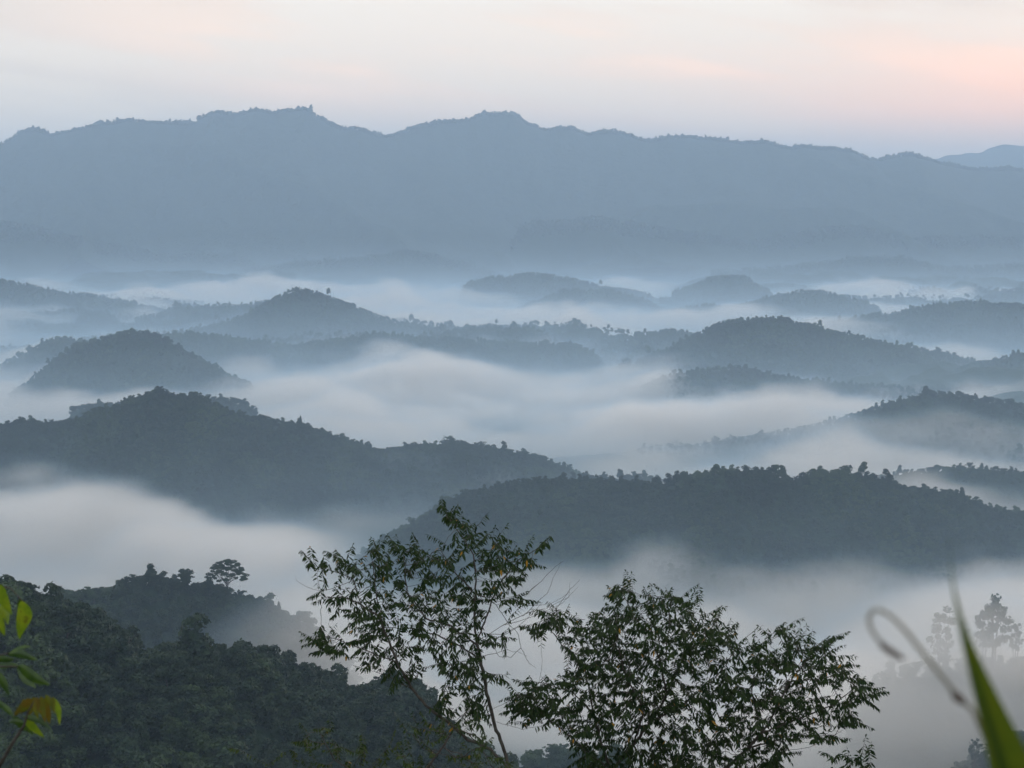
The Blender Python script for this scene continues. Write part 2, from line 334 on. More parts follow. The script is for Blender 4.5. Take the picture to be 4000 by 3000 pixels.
def crown_cone(rng, R, H, n, size):
    t = rng.uniform(0, 1, n) ** .7; r = R * (1 - t) ** .75 * rng.uniform(.5, 1.05, n) * (1 + .25 * np.sin(t * 23)); a = rng.uniform(0, 2 * math.pi, n)
    C = np.stack([r * np.cos(a), r * np.sin(a), H * (.22 + .78 * t)], 1); N = np.stack([np.cos(a), np.sin(a), .5 + 0 * a], 1)
    return quads(C, size, N, .8, .6, rng)
def crown_palm(rng, R, H, n, size):
    acc = Acc()
    for i in range(13):
        a = i * 2.4 + rng.uniform(-.2, .2); el = rng.uniform(.1, 1.1); t = np.linspace(0, 1, 12)
        r = R * t * math.cos(el * .6); z = H * .72 + R * (math.sin(el) * t * 1.2 - .75 * t ** 2.4)
        mid = np.stack([r * math.cos(a), r * math.sin(a), z], 1); side = np.array((-math.sin(a), math.cos(a), 0)) * R * .13
        wv = (np.sin(np.clip(t * 1.1 + .08, 0, 1) * math.pi) + .1)[:, None]
        for sg in (-1, 1):
            V = np.stack([mid, mid + side * sg * wv - (0, 0, R * .07)], 1).reshape(-1, 3)
            acc.add(V, [(2 * k, 2 * k + 2, 2 * k + 3, 2 * k + 1) for k in range(11)])
    return acc.out()
def crown_umbrella(rng, R, H, n, size):
    """tiered flat pads on a domed spread, sky showing between them"""
    Cs = []; Ns = []; pads = []
    for i in range(70):
        a = i * 2.399; r = R * math.sqrt((i + .5) / 70); z = H * (1 - .42 * (r / R) ** 2.2) - (rng.uniform(0, .20) * H if rng.random() < .5 else 0)
        pads.append((r * math.cos(a), r * math.sin(a), z)); lr = R * rng.uniform(.10, .19); m_ = n // 70
        d = rng.normal(size=(m_, 3)); d /= np.linalg.norm(d, axis=1)[:, None]
        Cs.append(np.array(pads[-1]) + d * lr * rng.uniform(.6, 1, m_)[:, None] * (1, 1, .42)); Ns.append(d)
    return quads(np.concatenate(Cs), size, np.concatenate(Ns), 1, .6, rng) + (pads,)
def crown_gaunt(rng, R, H, n, size):
    """ragged small pads stacked up several stems"""
    Cs = []; Ns = []
    for i in range(34):
        t = i / 33; a = rng.uniform(0, 6.28); env = .35 + .65 * math.sin(math.pi * (.12 + .72 * t)) * (.75 + .25 * t); r = R * env * rng.uniform(.1, 1); z = H * (.38 + .60 * t + rng.normal() * .02); lr = R * rng.uniform(.16, .36); m_ = n // 34
        d = rng.normal(size=(m_, 3)); d /= np.linalg.norm(d, axis=1)[:, None]; Cs.append(np.array((r * math.cos(a), r * math.sin(a), z)) + d * lr * rng.uniform(.4, 1, m_)[:, None] * (1, 1, .75)); Ns.append(d)
    return quads(np.concatenate(Cs), size, np.concatenate(Ns), 1, .55, rng)
def simple_trunk(rng, H, r, top=.75, R=4, limbs=5, start=.4):
    acc = Acc(); b = rng.normal(size=2) * H * .02
    path = np.array([(b[0] * t * 3, b[1] * t * 3 + math.sin(t * 3) * .01 * H, H * top * t) for t in np.linspace(-.06, 1, 8)])
    acc.add(*tube(path, r * np.linspace(1.2, .3, 8)))
    for i in range(limbs):
        t = start + (1 - start) * i / limbs; p0 = path[int(t * 7)]; a = i * 2.4 + rng.uniform(-.4, .4)
        e = p0 + np.array((math.cos(a) * R * .7, math.sin(a) * R * .7, H * .16)); md = (p0 + e) / 2 + (0, 0, -.02 * H)
        acc.add(*tube([p0, md, e], r * np.array((.45, .3, .12)), 5))
    return acc.out()
KINDS = {}
def kind_mesh(key, crown, trunk, m=None):
    """one mesh for the crown, one for the trunk, shared by every copy"""
    KINDS[key] = (crown, trunk, m or M_FOREST)
rg = np.random.default_rng
kind_mesh('round', crown_round(rg(1), 5.6, 13, 1500, .62), simple_trunk(rg(1), 13, .32))
kind_mesh('rough', crown_round(rg(2), 6.4, 12, 1500, .62, 13, .65), simple_trunk(rg(2), 12, .32))
kind_mesh('tall', crown_round(rg(3), 4.0, 17, 1300, .58, 11, 1.0, .3), simple_trunk(rg(3), 17, .3))
kind_mesh('plume', crown_plume(rg(4), 6.5, 14, 1500, .62), simple_trunk(rg(4), 12, .16, .6, 3))
kind_mesh('cone', crown_cone(rg(5), 3.2, 16, 1100, .6), simple_trunk(rg(5), 16, .28, .9, 2))
kind_mesh('airy', crown_round(rg(6), 5.5, 15, 650, .62, 12, .55, .5), simple_trunk(rg(6), 15, .3, .85, 5, 7, .35))
ga = Acc()
for q in ((-1.4, .3), (.2, -.4), (1.6, .2)): ga.add(*tube([(q[0] * .3, q[1], -1), (q[0] * .8, q[1], 6), (q[0] * 1.3, q[1] * 2, 12), (q[0] * 1.7, q[1] * 2, 17)], np.array((.3, .24, .17, .06)), 6))
for i in range(9): a = i * 2.4; ga.add(*tube([(0, 0, 6 + i), (1.8 * math.cos(a), 1.8 * math.sin(a), 7.5 + i), (3.4 * math.cos(a), 3.4 * math.sin(a), 8.2 + i)], np.array((.12, .09, .04)), 4))
kind_mesh('gaunt', crown_gaunt(rg(12), 4.6, 18, 1900, .42), ga.out())
kind_mesh('palm', crown_palm(rg(7), 5.5, 14, 0, 0), simple_trunk(rg(7), 14, .25, .72, 1, 0))
u = crown_umbrella(rg(8), 13, 26, 8400, .46)
ua = Acc(); ua.add(*tube([(0, 0, -2), (.3, 0, 5), (-.3, .2, 10), (0, .4, 14)], np.array((.75, .6, .5, .38))))
for q in u[2][::4]:
    q = np.array(q); s0 = np.array((0, .2, rg(int(abs(q[0]) * 99)).uniform(8, 14))); ua.add(*tube([s0, (s0 * .45 + q * .55) - (0, 0, 1.2), q], np.array((.24, .16, .06)), 5))
kind_mesh('umbrella', (u[0], u[1]), ua.out())
kind_mesh('far', crown_round(rg(9), 5.8, 13, 260, 1.35, 8), simple_trunk(rg(9), 13, .4, .75, 4, 3))
kind_mesh('fartall', crown_round(rg(10), 4.2, 17, 240, 1.3, 8, 1.0), simple_trunk(rg(10), 17, .4, .75, 4, 3))
MESHES = {}; FIRST = {}
def tree(kind, x, y, z, s, label, cat='tree', name='forest_tree', rz=None, group=None, sz=None):
    t = empty(name, (x, y, z), random.uniform(0, 6.28) if rz is None else rz); t.scale = (s, s, sz or s)
    setp(t, label, cat, group)
    if kind not in MESHES:
        cr, tk, m_ = KINDS[kind]
        c1 = mesh_np('crown', cr[0], cr[1], m_, t, smooth=False); t1 = mesh_np('trunk', tk[0], tk[1], M_FARBARK, t)
        MESHES[kind] = (c1.data, t1.data); FIRST[kind] = c1
    else:
        for nm, me in zip(('crown', 'trunk'), MESHES[kind]):
            o = bpy.data.objects.new(nm, me); COL.objects.link(o); o.parent = t
    return t
TH_ = dict(round=13, rough=12, tall=17, plume=13.5, cone=16, airy=15, gaunt=18, palm=14, umbrella=26.5, far=13, fartall=17)
def tree_on(key, kind, px, top, label, base=None, dy=0.0, name='forest_tree', cat='tree', group=None, wid=1.0):
    """stand a tree near the crest of hill key so that its top reaches photo row `top`"""
    H = HD[key]; X = P(px, top, float(np.interp(P(px, 500, H.d)[0], H.xr, H.yr)))[0]
    yc, zc = H.crest(np.array([X])); y = float(yc[0]) + dy; X = P(px, top, y)[0]; z = float(H.h(np.array([X]), np.array([y]))[0]) - .5
    zt = P(px, top, y)[2]; sz = max(.35, (zt - z) / TH_[kind]); s = sz * wid
    if sz > 1.5: print('BIG', key, px, round(sz, 2), 'z', round(z), 'y', round(y), 'crest', float(zc[0]))
    return tree(kind, X, y, z, s, label, cat, name, group=group, sz=sz)

# ------------------------------------------------------------------ single trees one can tell apart
tree_on('umbrella', 'umbrella', 490, 1208, 'tall tree with a wide tiered crown standing clear of the wooded ridge in the fog', dy=8, name='emergent_tree', wid=1.0)
tree_on('umbrella', 'round', 330, 1228, 'broad dome-crowned tree, highest on the wooded hill left of the flat-topped tree', dy=0, wid=1.2)
tree_on('umbrella', 'plume', 365, 1246, 'feathery bamboo clump just right of the dome-crowned tree on the fogged hill', dy=-4, name='bamboo_clump', cat='bamboo')
tree_on('umbrella', 'plume', 270, 1246, 'feathery bamboo clump just left of the dome-crowned tree on the fogged hill', dy=-3, name='bamboo_clump', cat='bamboo')
tree_on('umbrella', 'cone', 566, 1292, 'small pointed tree right below the flat-topped tree on the falling ridge', dy=0)
tree_on('umbrella', 'cone', 602, 1300, 'second small pointed tree down the falling ridge, grey with mist', dy=0)
tree_on('umbrella', 'airy', 655, 1318, 'pale tree half lost in fog low on the falling ridge, behind the leafy branches', dy=0, wid=1.3)
tree_on('near', 'rough', 14, 1240, 'dark bushy tree at the left edge above the yellow-green leaves', dy=0, wid=1.1)
tree_on('near', 'tall', 140, 1300, 'tall dark tree crowning the steep shoulder of the nearest hill', dy=-5, wid=1.4)
tree_on('near', 'cone', 266, 1366, 'dark pear-shaped tree alone at the foot of the steep shoulder', dy=4, wid=1.5)
tree_on('near', 'plume', 545, 1424, 'dark feathery clump on the nearest hill below the misty slope', dy=0, wid=1.2, name='bamboo_clump', cat='bamboo')
tree_on('near', 'tall', 636, 1454, 'dark upright tree near the end of the nearest ridge', dy=0, wid=1.0)
tree_on('near', 'round', 785, 1484, 'small dark tree against the fog just left of the tall leaning tree', dy=0, wid=.9)
tree_on('near', 'rough', 850, 1466, 'large dark tree seen through the lower branches of the leaning tree', dy=-3, wid=1.2)
tree_on('near', 'rough', 875, 1480, 'dark tree on the right shoulder of the one behind the lower branches', dy=-5, wid=1.1)
tree_on('mistR', 'gaunt', 2150, 1292, 'tall many-stemmed tree in the fog right of the grass blade', dy=-6, name='emergent_tree', wid=.9)
tree_on('mistR', 'gaunt', 2128, 1316, 'thin lower tree leaning on the tall one in the fog', dy=0, wid=.7)
tree_on('mistR', 'gaunt', 2195, 1345, 'faint tree at the right edge beside the tall fogged tree', dy=0, wid=.8)
tree_on('mistR', 'gaunt', 2035, 1322, 'faint spreading tree in the fog left of the grass blade', dy=10, wid=.9)
tree_on('cornerR', 'gaunt', 2105, 1598, 'grey tree in the fog at the bottom right below the grass blade', dy=0)
tree_on('cornerR', 'rough', 2205, 1572, 'darker bushy tree in the bottom right corner', dy=0, wid=1.3)
tree_on('main', 'palm', 967, 937, 'palm with a starburst head on the crest of the dark middle hill', name='palm_tree', cat='palm', wid=1.1)
tree_on('main', 'palm', 1041, 950, 'smaller palm on the crest right of the starburst one', name='palm_tree', cat='palm', wid=1.2)
tree_on('main', 'cone', 649, 898, 'pointed tree standing up where the dark middle hill steps down', wid=.9)
tree_on('main', 'plume', 345, 834, 'feathery clump on the summit of the dark middle hill', wid=1.1, name='bamboo_clump', cat='bamboo')
tree_on('main', 'tall', 1088, 950, 'upright tree ending the crest right of the palms', wid=.9)
tree_on('right', 'airy', 1866, 996, 'lone open-crowned tree on the ridge at right, clear against the mist', wid=.75)
tree_on('right', 'airy', 1914, 1011, 'small flat-topped tree right of the lone open-crowned one', wid=.8)
tree_on('right', 'tall', 2078, 1050, 'dark tree above the small wisp of fog on the right ridge', wid=1.0)
tree_on('right', 'round', 1672, 998, 'round tree on the highest knob of the right ridge', wid=.9)
tree_on('right', 'round', 1545, 998, 'round tree at the left end of the right ridge knob', wid=.9)
tree_on('rightcone', 'fartall', 1402, 746, 'small upright tree on the left skirt of the far right cone hill', wid=1.0)
tree_on('rightcone', 'far', 1355, 772, 'low tree at the very foot of the far right cone hill', wid=1.0)
tree_on('rightcone', 'fartall', 1772, 690, 'tree rising from the right shoulder of the far right cone hill', wid=1.0)
tree_on('farR', 'fartall', 1814, 680, 'lone tree at the left tip of the long hill at the right edge', wid=.9)
tree_on('farA', 'fartall', 1298, 603, 'tiny lone tree on the farthest misty ridge in the middle', wid=.9)
tree_on('cone', 'fartall', 709, 621, 'tall tree just right of the summit of the far left cone hill', wid=.9)
tree_on('leftback', 'far', 62, 745, 'low tree on the ridge behind the left hill above the fog', wid=1.0)
tree_on('left', 'fartall', 104, 772, 'tree on the left flank of the left hill against white fog', wid=.8)
# repeats along the two nearest crests
k = 0
for px in range(-40, 1000, 34):
    if 240 < px < 290 or 770 < px < 900: continue
    kd = random.choice(['round', 'rough', 'plume', 'tall', 'rough', 'plume']); H = HD['near']; yy = float(np.interp(P(px, 1430, 760)[0], H.xr, H.yr))
    X = P(px, 1430, yy)[0]; y = yy + random.uniform(-14, 4); z = float(H.h(np.array([X]), np.array([y]))[0])
    tree(kd, X, y, z - .5, random.uniform(.6, .95), 'dark leafy tree among those along the crest of the nearest wooded hill', group='trees along the crest of the nearest hill')
for px in range(90, 760, 30):
    if 460 < px < 520 or 255 < px < 380: continue
    kd = random.choice(['round', 'rough', 'plume', 'tall', 'plume', 'airy']); H = HD['umbrella']; X = P(px, 1260, 1350)[0]; yc, zc = H.crest(np.array([X])); y = float(yc[0]) + random.uniform(-10, 4)
    z = float(H.h(np.array([X]), np.array([y]))[0])
    tree(kd, X, y, z - .5, random.uniform(.6, 1.0), 'misty blue-green tree among those lining the crest below the flat-topped tree', group='trees along the crest of the fogged hill')

# ------------------------------------------------------------------ forest masses: one object per hill
def forest_tree_group(name, kinds):
    ng = bpy.data.node_groups.new(name, 'GeometryNodeTree')
    ng.interface.new_socket('Geometry', in_out='INPUT', socket_type='NodeSocketGeometry'); ng.interface.new_socket('Geometry', in_out='OUTPUT', socket_type='NodeSocketGeometry')
    N = ng.nodes; L = ng.links; gi = N.new('NodeGroupInput'); go = N.new('NodeGroupOutput')
    jo = N.new('GeometryNodeJoinGeometry')
    for kd in kinds:
        oi = N.new('GeometryNodeObjectInfo'); oi.inputs['Object'].default_value = FIRST[kd]; oi.inputs['As Instance'].default_value = True; L.new(oi.outputs['Geometry'], jo.inputs[0])
    ip = N.new('GeometryNodeInstanceOnPoints'); L.new(gi.outputs[0], ip.inputs['Points']); L.new(jo.outputs[0], ip.inputs['Instance'])
    ip.inputs['Pick Instance'].default_value = True
    for nm, ty, sk in (('pid', 'INT', 'Instance Index'), ('rot', 'FLOAT_VECTOR', 'Rotation'), ('scl', 'FLOAT_VECTOR', 'Scale')):
        a = N.new('GeometryNodeInputNamedAttribute'); a.data_type = ty; a.inputs['Name'].default_value = nm
        L.new(a.outputs['Attribute'], ip.inputs[sk])
    L.new(ip.outputs[0], go.inputs[0]); return ng
NEARK = ['round', 'rough', 'tall', 'plume', 'rough', 'plume', 'round', 'tall']; FARK = ['far', 'fartall', 'far']
G_NEAR = forest_tree_group('near_forest', NEARK); G_FAR = forest_tree_group('far_forest', FARK)
def forest(key, label, sp, far=False, smin=.6, smax=1.0, front=2.0, back=.35, zmin=-425, H=None):
    H = H or HD[key]; nx = int((H.x1 - H.x0) / sp); ylo = H.yr.min() - H.Wf * (front + .25); yhi = H.yr.max() + H.Wf * (back + .25); ny = int((yhi - ylo) / sp)
    X, Y = np.meshgrid(H.x0 + (np.arange(nx) + .5) * sp, ylo + (np.arange(ny) + .5) * sp); X = X.ravel(); Y = Y.ravel()
    X = X + RNG.uniform(-.5, .5, len(X)) * sp; Y = Y + RNG.uniform(-.5, .5, len(X)) * sp
    yc, zc = H.crest(X); Z = H.h(X, Y)
    lim = .31 * Y + 60
    k = (Z > zmin) & (np.abs(X) < lim) & (Y > yc - H.Wf * front) & (Y < yc + H.Wf * back); X, Y, Z = X[k], Y[k], Z[k]; n = len(X)
    me = bpy.data.meshes.new('forest'); me.vertices.add(n); me.vertices.foreach_set('co', np.stack([X, Y, Z - 2.5], 1).astype(np.float32).ravel())
    nk = len(FARK if far else NEARK)
    a = me.attributes.new('pid', 'INT', 'POINT'); a.data.foreach_set('value', RNG.integers(0, nk, n).astype(np.int32))
    a = me.attributes.new('rot', 'FLOAT_VECTOR', 'POINT'); a.data.foreach_set('vector', np.stack([RNG.normal(0, .06, n), RNG.normal(0, .06, n), RNG.uniform(0, 6.28, n)], 1).astype(np.float32).ravel())
    s = RNG.uniform(smin, smax, n) * (1 + .3 * fbm(X / 60, Y / 60, 77, 2)); s = np.where(RNG.random(n) < .03, s * 1.4, s)
    a = me.attributes.new('scl', 'FLOAT_VECTOR', 'POINT'); a.data.foreach_set('vector', np.stack([s * 1.15, s * 1.15, s * RNG.uniform(.75, 1.2, n)], 1).astype(np.float32).ravel())
    o = bpy.data.objects.new('forest', me); COL.objects.link(o); md = o.modifiers.new('forest', 'NODES'); md.node_group = G_FAR if far else G_NEAR
    setp(o, label, 'forest', kind='stuff'); return n
NT = 0
NT += forest('', 'faint forest on the low rolling ground between the misty hills', 15, True, .7, 1.2, 9, 9, -425, H=low)
NT += forest('midnear', 'grey forest low in the fog behind the stem of the slender tree', 8)
NT += forest('near', 'dark dense forest covering the nearest hill at the lower left', 7.0, smin=.65, smax=1.35, zmin=-430, front=1.4)
NT += forest('umbrella', 'blue-green forest on the hill with the flat-topped tree', 7.0, smin=.55, smax=1.1)
NT += forest('mistR', 'ghostly forest in the fog right of the grass blade', 9, smin=.6)
NT += forest('cornerR', 'grey forest in the fog in the bottom right corner', 8, smin=.6)
NT += forest('right', 'dark blue forest on the long ridge right of the middle', 8.0, smin=.5, smax=.95)
NT += forest('spurR', 'misty forest on the low ridge behind the palms', 10)
NT += forest('backR', 'misty forest behind the right end of the dark ridge', 10)
NT += forest('main', 'dark blue forest on the big middle hill with the palms', 8.5, smin=.5, smax=.95)
NT += forest('dimR', 'dim forest under the fog band at the right', 12)
NT += forest('behindL', 'grey forest peeping out behind the big middle hill', 11)
NT += forest('bump', 'forest on the low rounded hill above the fog band', 11, True, .6, 1.0)
NT += forest('left', 'forest on the round hill at the left edge', 11, True, .6, 1.0)
NT += forest('leftback', 'forest on the low ridge behind the left round hill', 12, True, .6, 1.0)
NT += forest('edgeR', 'forest on the small rise cut by the right edge', 12, True)
NT += forest('rightcone', 'forest on the cone-shaped hill right of the middle', 11, True, .6, 1.0)
NT += forest('tongue', 'forest on the low tongue left of the right cone hill', 12, True)
NT += forest('mid', 'forest on the long even ridge across the middle', 12, True)
NT += forest('cone', 'forest on the pointed hill left of the middle', 12, True)
NT += forest('farR', 'forest on the long far hill at the right edge', 12, True)
for k_ in ('armL', 'lens', 'farL', 'farA', 'farB', 'farC'):
    NT += forest(k_, {'armL': 'forest on the low arm left of the pointed hill', 'lens': 'forest on the thin ridge between two strips of fog', 'farL': 'faint forest on the far slope at the left edge', 'farA': 'faint forest on the farthest ridge in the middle', 'farB': 'faint forest on the small far knoll right of the middle', 'farC': 'faint forest in front of the farthest middle ridge'}[k_], 14, True, .7, 1.0, 1.2)
for k_, lb in (('footL', 'hazy forest on the foothill at the left'), ('footC', 'hazy forest on the foothill in the middle'), ('footR', 'hazy forest on the high foothill at the right'), ('footR2', 'hazy forest on the low foothill at the right')):
    NT += forest(k_, lb, 20, True, .8, 1.3, .5, .1)
NT += forest('', 'hazy forest lining the crest of the long blue mountain', 15, True, .7, 2.0, .06, .03, H=mount)
print('trees', NT)

# ------------------------------------------------------------------ foreground leaves and trees
def leaf_mat(name, g1, g2, yel, trans, rough=.6, yfrac=.993, spec=.15):
    m_, g = mat(name); t = m_.node_tree
    at = g.n('ShaderNodeAttribute'); at.attribute_name = 'tint'
    geo = g.n('ShaderNodeNewGeometry')
    col = g.mix(at.outputs['Fac'], g1, g2); col = g.mix(g.m('GREATER_THAN', at.outputs['Fac'], yfrac), col, yel)
    b = g.n('ShaderNodeBsdfPrincipled'); t.links.new(col, b.inputs['Base Color']); b.inputs['Roughness'].default_value = rough; b.inputs['Specular IOR Level'].default_value = spec
    tr = g.n('ShaderNodeBsdfTranslucent'); t.links.new(col, tr.inputs['Color']); mx = g.n('ShaderNodeMixShader'); mx.inputs[0].default_value = trans
    t.links.new(b.outputs[0], mx.inputs[1]); t.links.new(tr.outputs[0], mx.inputs[2]); out = g.n('ShaderNodeOutputMaterial'); t.links.new(mx.outputs[0], out.inputs['Surface'])
    return m_
M_LEAF = leaf_mat('tree_leaves', (.008, .024, .007, 1), (.032, .055, .012, 1), (.36, .19, .02, 1), .22)
M_SHRUB = leaf_mat('shrub_leaves', (.014, .034, .008, 1), (.055, .075, .014, 1), (.20, .12, .015, 1), .25, .6, .985)
def unit(v): return v / (np.linalg.norm(v, axis=-1, keepdims=True) + 1e-9)
def leaves_mesh(name, B, D, L, W, rng, m_, parent, droop=.25):
    """lanceolate leaves: bases B, directions D, lengths L; folded along the midrib and bent towards the tip"""
    n = len(B); D = unit(D); Sd = unit(np.cross(D, rng.normal(size=(n, 3)) * .7 + (0, 0, 1.0))); U = np.cross(Sd, D)
    L = L[:, None]; W_ = (W if np.isscalar(W) else W[:, None]) * L
    dn = np.array((0, 0, -1.0)) * droop * L
    b = B; c1 = B + D * L * .38 - U * W_ * .18 + dn * .12; c2 = B + D * L * .72 - U * W_ * .12 + dn * .5; t = B + D * L + dn
    l1 = c1 + Sd * W_ * .5 + U * W_ * .2; r1 = c1 - Sd * W_ * .5 + U * W_ * .2; l2 = c2 + Sd * W_ * .34 + U * W_ * .12; r2 = c2 - Sd * W_ * .34 + U * W_ * .12
    V = np.stack([b, c1, c2, t, l1, l2, r1, r2], 1).reshape(-1, 3); o8 = (np.arange(n) * 8)[:, None]
    F_ = np.concatenate([o8 + q for q in ((0, 1, 4, 4), (1, 2, 5, 4), (2, 3, 3, 5), (0, 6, 6, 1), (1, 6, 7, 2), (2, 7, 7, 3))], 0)
    T3 = np.concatenate([F_[:, [0, 1, 2]], F_[:, [0, 2, 3]]]); T3 = T3[(T3[:, 0] != T3[:, 1]) & (T3[:, 1] != T3[:, 2]) & (T3[:, 0] != T3[:, 2])]
    o = mesh_np(name, V, T3, m_, parent); a = o.data.attributes.new('tint', 'FLOAT', 'POINT')
    a.data.foreach_set('value', np.repeat(rng.random(n), 8).astype(np.float32)); return o
def inpoly(x, y, poly):
    p = np.asarray(poly, float); q = np.roll(p, 1, 0); r = np.zeros(len(x), bool)
    for (x1, y1), (x2, y2) in zip(p, q):
        if y1 == y2: continue
        r ^= ((y1 > y) != (y2 > y)) & (x < (x2 - x1) * (y - y1) / (y2 - y1) + x1)
    return r
def grow_tree(label, name, base_d, limbs, outline, natt, seed, thick, step=.07, kill=.12, infl=.9, tipr=.0026, leafL=.093, leafW=.35, m_=None, bare=(), leafspread=4, lpn=3, twig_under=8, holes=(), cat='tree', expn=2.35, shoots=.6):
    rng = np.random.default_rng(seed); m_ = m_ or M_LEAF
    # skeleton of the big limbs
    nodes = []; par = []
    def add(p, pa): nodes.append(np.asarray(p, float)); par.append(pa); return len(nodes) - 1
    def near(p):
        return int(np.argmin(np.linalg.norm(np.array(nodes) - p, axis=1)))
    for li, limb in enumerate(limbs):
        off = limb[0]; pts = [P(q[0], q[1], base_d + (off * min(1, i / 3.0) if li else off)) for i, q in enumerate(limb[1:])]
        last = add(pts[0], -1) if li == 0 else near(pts[0]); cur = nodes[last]
        for q in pts[1:]:
            n_ = max(1, int(np.linalg.norm(q - cur) / step)); a_ = cur.copy()
            for i in range(1, n_ + 1): last = add(a_ + (q - a_) * i / n_ + rng.normal(size=3) * .006, last)
            cur = nodes[last]
    nl = len(nodes)
    xs = [p[0] for p in outline]; ys = [p[1] for p in outline]; A = []
    while len(A) < natt:
        x = rng.uniform(min(xs), max(xs), 400); y = rng.uniform(min(ys), max(ys), 400); k = inpoly(x, y, outline)
        for h_ in holes: k &= ~inpoly(x, y, h_)
        for xx, yy in zip(x[k], y[k]):
            A.append(P(xx, yy, base_d + rng.normal() * thick * .5))
    A = np.array(A[:natt]); alive = np.ones(len(A), bool)
    dist = np.full(len(A), 1e9); who = np.zeros(len(A), int); N = np.array(nodes)
    for i in range(len(N)):
        d = np.linalg.norm(A - N[i], axis=1); k = d < dist; dist[k] = d[k]; who[k] = i
    for it in range(120):
        alive &= dist > kill
        idx = np.where(alive & (dist < infl * (1 if it < 60 else 2)))[0]
        if not len(idx): break
        acc = {}
        for i in idx: acc.setdefault(who[i], []).append(unit(A[i] - nodes[who[i]]))
        new = []
        for w_, ds in acc.items():
            dv = unit(np.mean(ds, 0) + rng.normal(size=3) * .12 + (0, 0, .03)); q = nodes[w_] + dv * step
            new.append(add(q, int(w_)))
        for i in new:
            d = np.linalg.norm(A - nodes[i], axis=1); k = d < dist; dist[k] = d[k]; who[k] = i
        if len(nodes) > 15000: break
    N = np.array(nodes); n = len(N); kids = [[] for _ in range(n)]
    for i, p_ in enumerate(par):
        if p_ >= 0: kids[p_].append(i)
    cnt = np.zeros(n, int); rad = np.zeros(n)
    order = sorted(range(n), key=lambda i: -i)
    for i in order:
        if not kids[i]: rad[i] = tipr; cnt[i] = 1
        else: rad[i] = sum(rad[j] ** expn for j in kids[i]) ** (1 / expn) + .00003; cnt[i] = 1 + sum(cnt[j] for j in kids[i])
    # tubes: follow the thickest child
    acc = Acc(); started = set()
    def chain(s0, i):
        path = [N[s0], N[i]] if s0 >= 0 else [N[i]]; r = [rad[i], rad[i]] if s0 >= 0 else [rad[i]]; cur = i
        while kids[cur]:
            nx = max(kids[cur], key=lambda j: rad[j])
            for j in kids[cur]:
                if j != nx: todo.append((cur, j))
            path.append(N[nx]); r.append(rad[nx]); cur = nx
        if len(path) > 1: acc.add(*tube(path, np.array(r), 7 if max(r) > .012 else 4))
    todo = [(-1, 0)]
    while todo: chain(*todo.pop())
    for bt in bare:
        pts = [P(q[0], q[1], base_d + bt[0]) for q in bt[1:]]; t = np.linspace(0, 1, 9); tp = np.linspace(0, 1, len(pts)); pts = np.array(pts)
        pp = np.stack([np.interp(t, tp, pts[:, j]) for j in range(3)], 1); pp[1:-1] += rng.normal(size=(7, 3)) * .008
        acc.add(*tube(pp, np.linspace(.0042, .0015, 9), 4))
    # thing
    root = np.array(N[0]); gz = SLOPE(root[0], root[1]); base = np.array((root[0] + .2, root[1], gz - .2))
    t = empty(name, tuple(base)); setp(t, label, cat)
    seg = np.array([base, (base * .6 + root * .4) + (.05, 0, 0), (base * .2 + root * .8) + (-.02, 0, 0), root]); acc.add(*tube(seg, np.array((1.7, 1.35, 1.1, 1.0)) * rad[0], 9))
    # leaves in two ranks along the twigs, hanging
    B = []; D = []; L = []; acc2 = Acc(); ctr = A.mean(0) - (0, 0, .5)
    par_ = np.array(par)
    for i in range(n):
        if cnt[i] > twig_under or par_[i] < 0: continue
        tw = unit(N[i] - N[par_[i]]); sd = unit(np.cross(tw, (0, 0, 1)) + rng.normal(size=3) * .15)
        for k in range(lpn):
            f = (k + .5) / lpn; sg = 1 if (i + k) % 2 else -1
            if rng.random() < .06: continue
            B.append(N[par_[i]] + (N[i] - N[par_[i]]) * f); D.append(sd * sg * .62 + tw * .42 + np.array((0, 0, -.62)) + rng.normal(size=3) * .16); L.append(leafL * rng.uniform(.65, 1.15))
        if not kids[i] and rng.random() < shoots:
            dv = unit(tw * .7 + unit(N[i] - ctr) * .75 + (0, 0, .22) + rng.normal(size=3) * .18); q = N[i].copy(); ns = int(rng.integers(4, 10)); pth = [q.copy()]
            for k in range(ns):
                dv = unit(dv + (0, 0, -.055)); q = q + dv * .034 * (leafL / .09); pth.append(q.copy()); sd2 = unit(np.cross(dv, (0, 0, 1)))
                for sg in (-1, 1):
                    if rng.random() < .1: continue
                    B.append(q); D.append(sd2 * sg * .55 + dv * .45 + np.array((0, 0, -.6)) + rng.normal(size=3) * .13); L.append(leafL * rng.uniform(.8, 1.15) * (1 - .45 * (k / ns) ** 2))
            B.append(q); D.append(dv); L.append(leafL * .7); acc2.add(*tube(pth, np.linspace(.0026, .0012, len(pth)), 4))
        elif not kids[i]:
            for k in range(leafspread):
                B.append(N[i]); D.append(tw * .7 + sd * rng.uniform(-.7, .7) + np.array((0, 0, -.2)) + rng.normal(size=3) * .2); L.append(leafL * rng.uniform(.55, .95))
    acc.add(*acc2.out()) if acc2.V else None; V, Fq = acc.out(); mesh_np('trunk', V - base, Fq, M_BARK, t)
    leaves_mesh('leaves', np.array(B) - base, np.array(D), np.array(L), leafW, rng, m_, t)
    print(name, 'nodes', n, 'leaves', len(B), 'trunk r', rad[0]); return t
A6 = lambda pts: [(608 + x * .3666, 1051 + y * .3666) for x, y in pts]
B7 = lambda pts: [(1106 + x * .375, 1106 + y * .375) for x, y in pts]
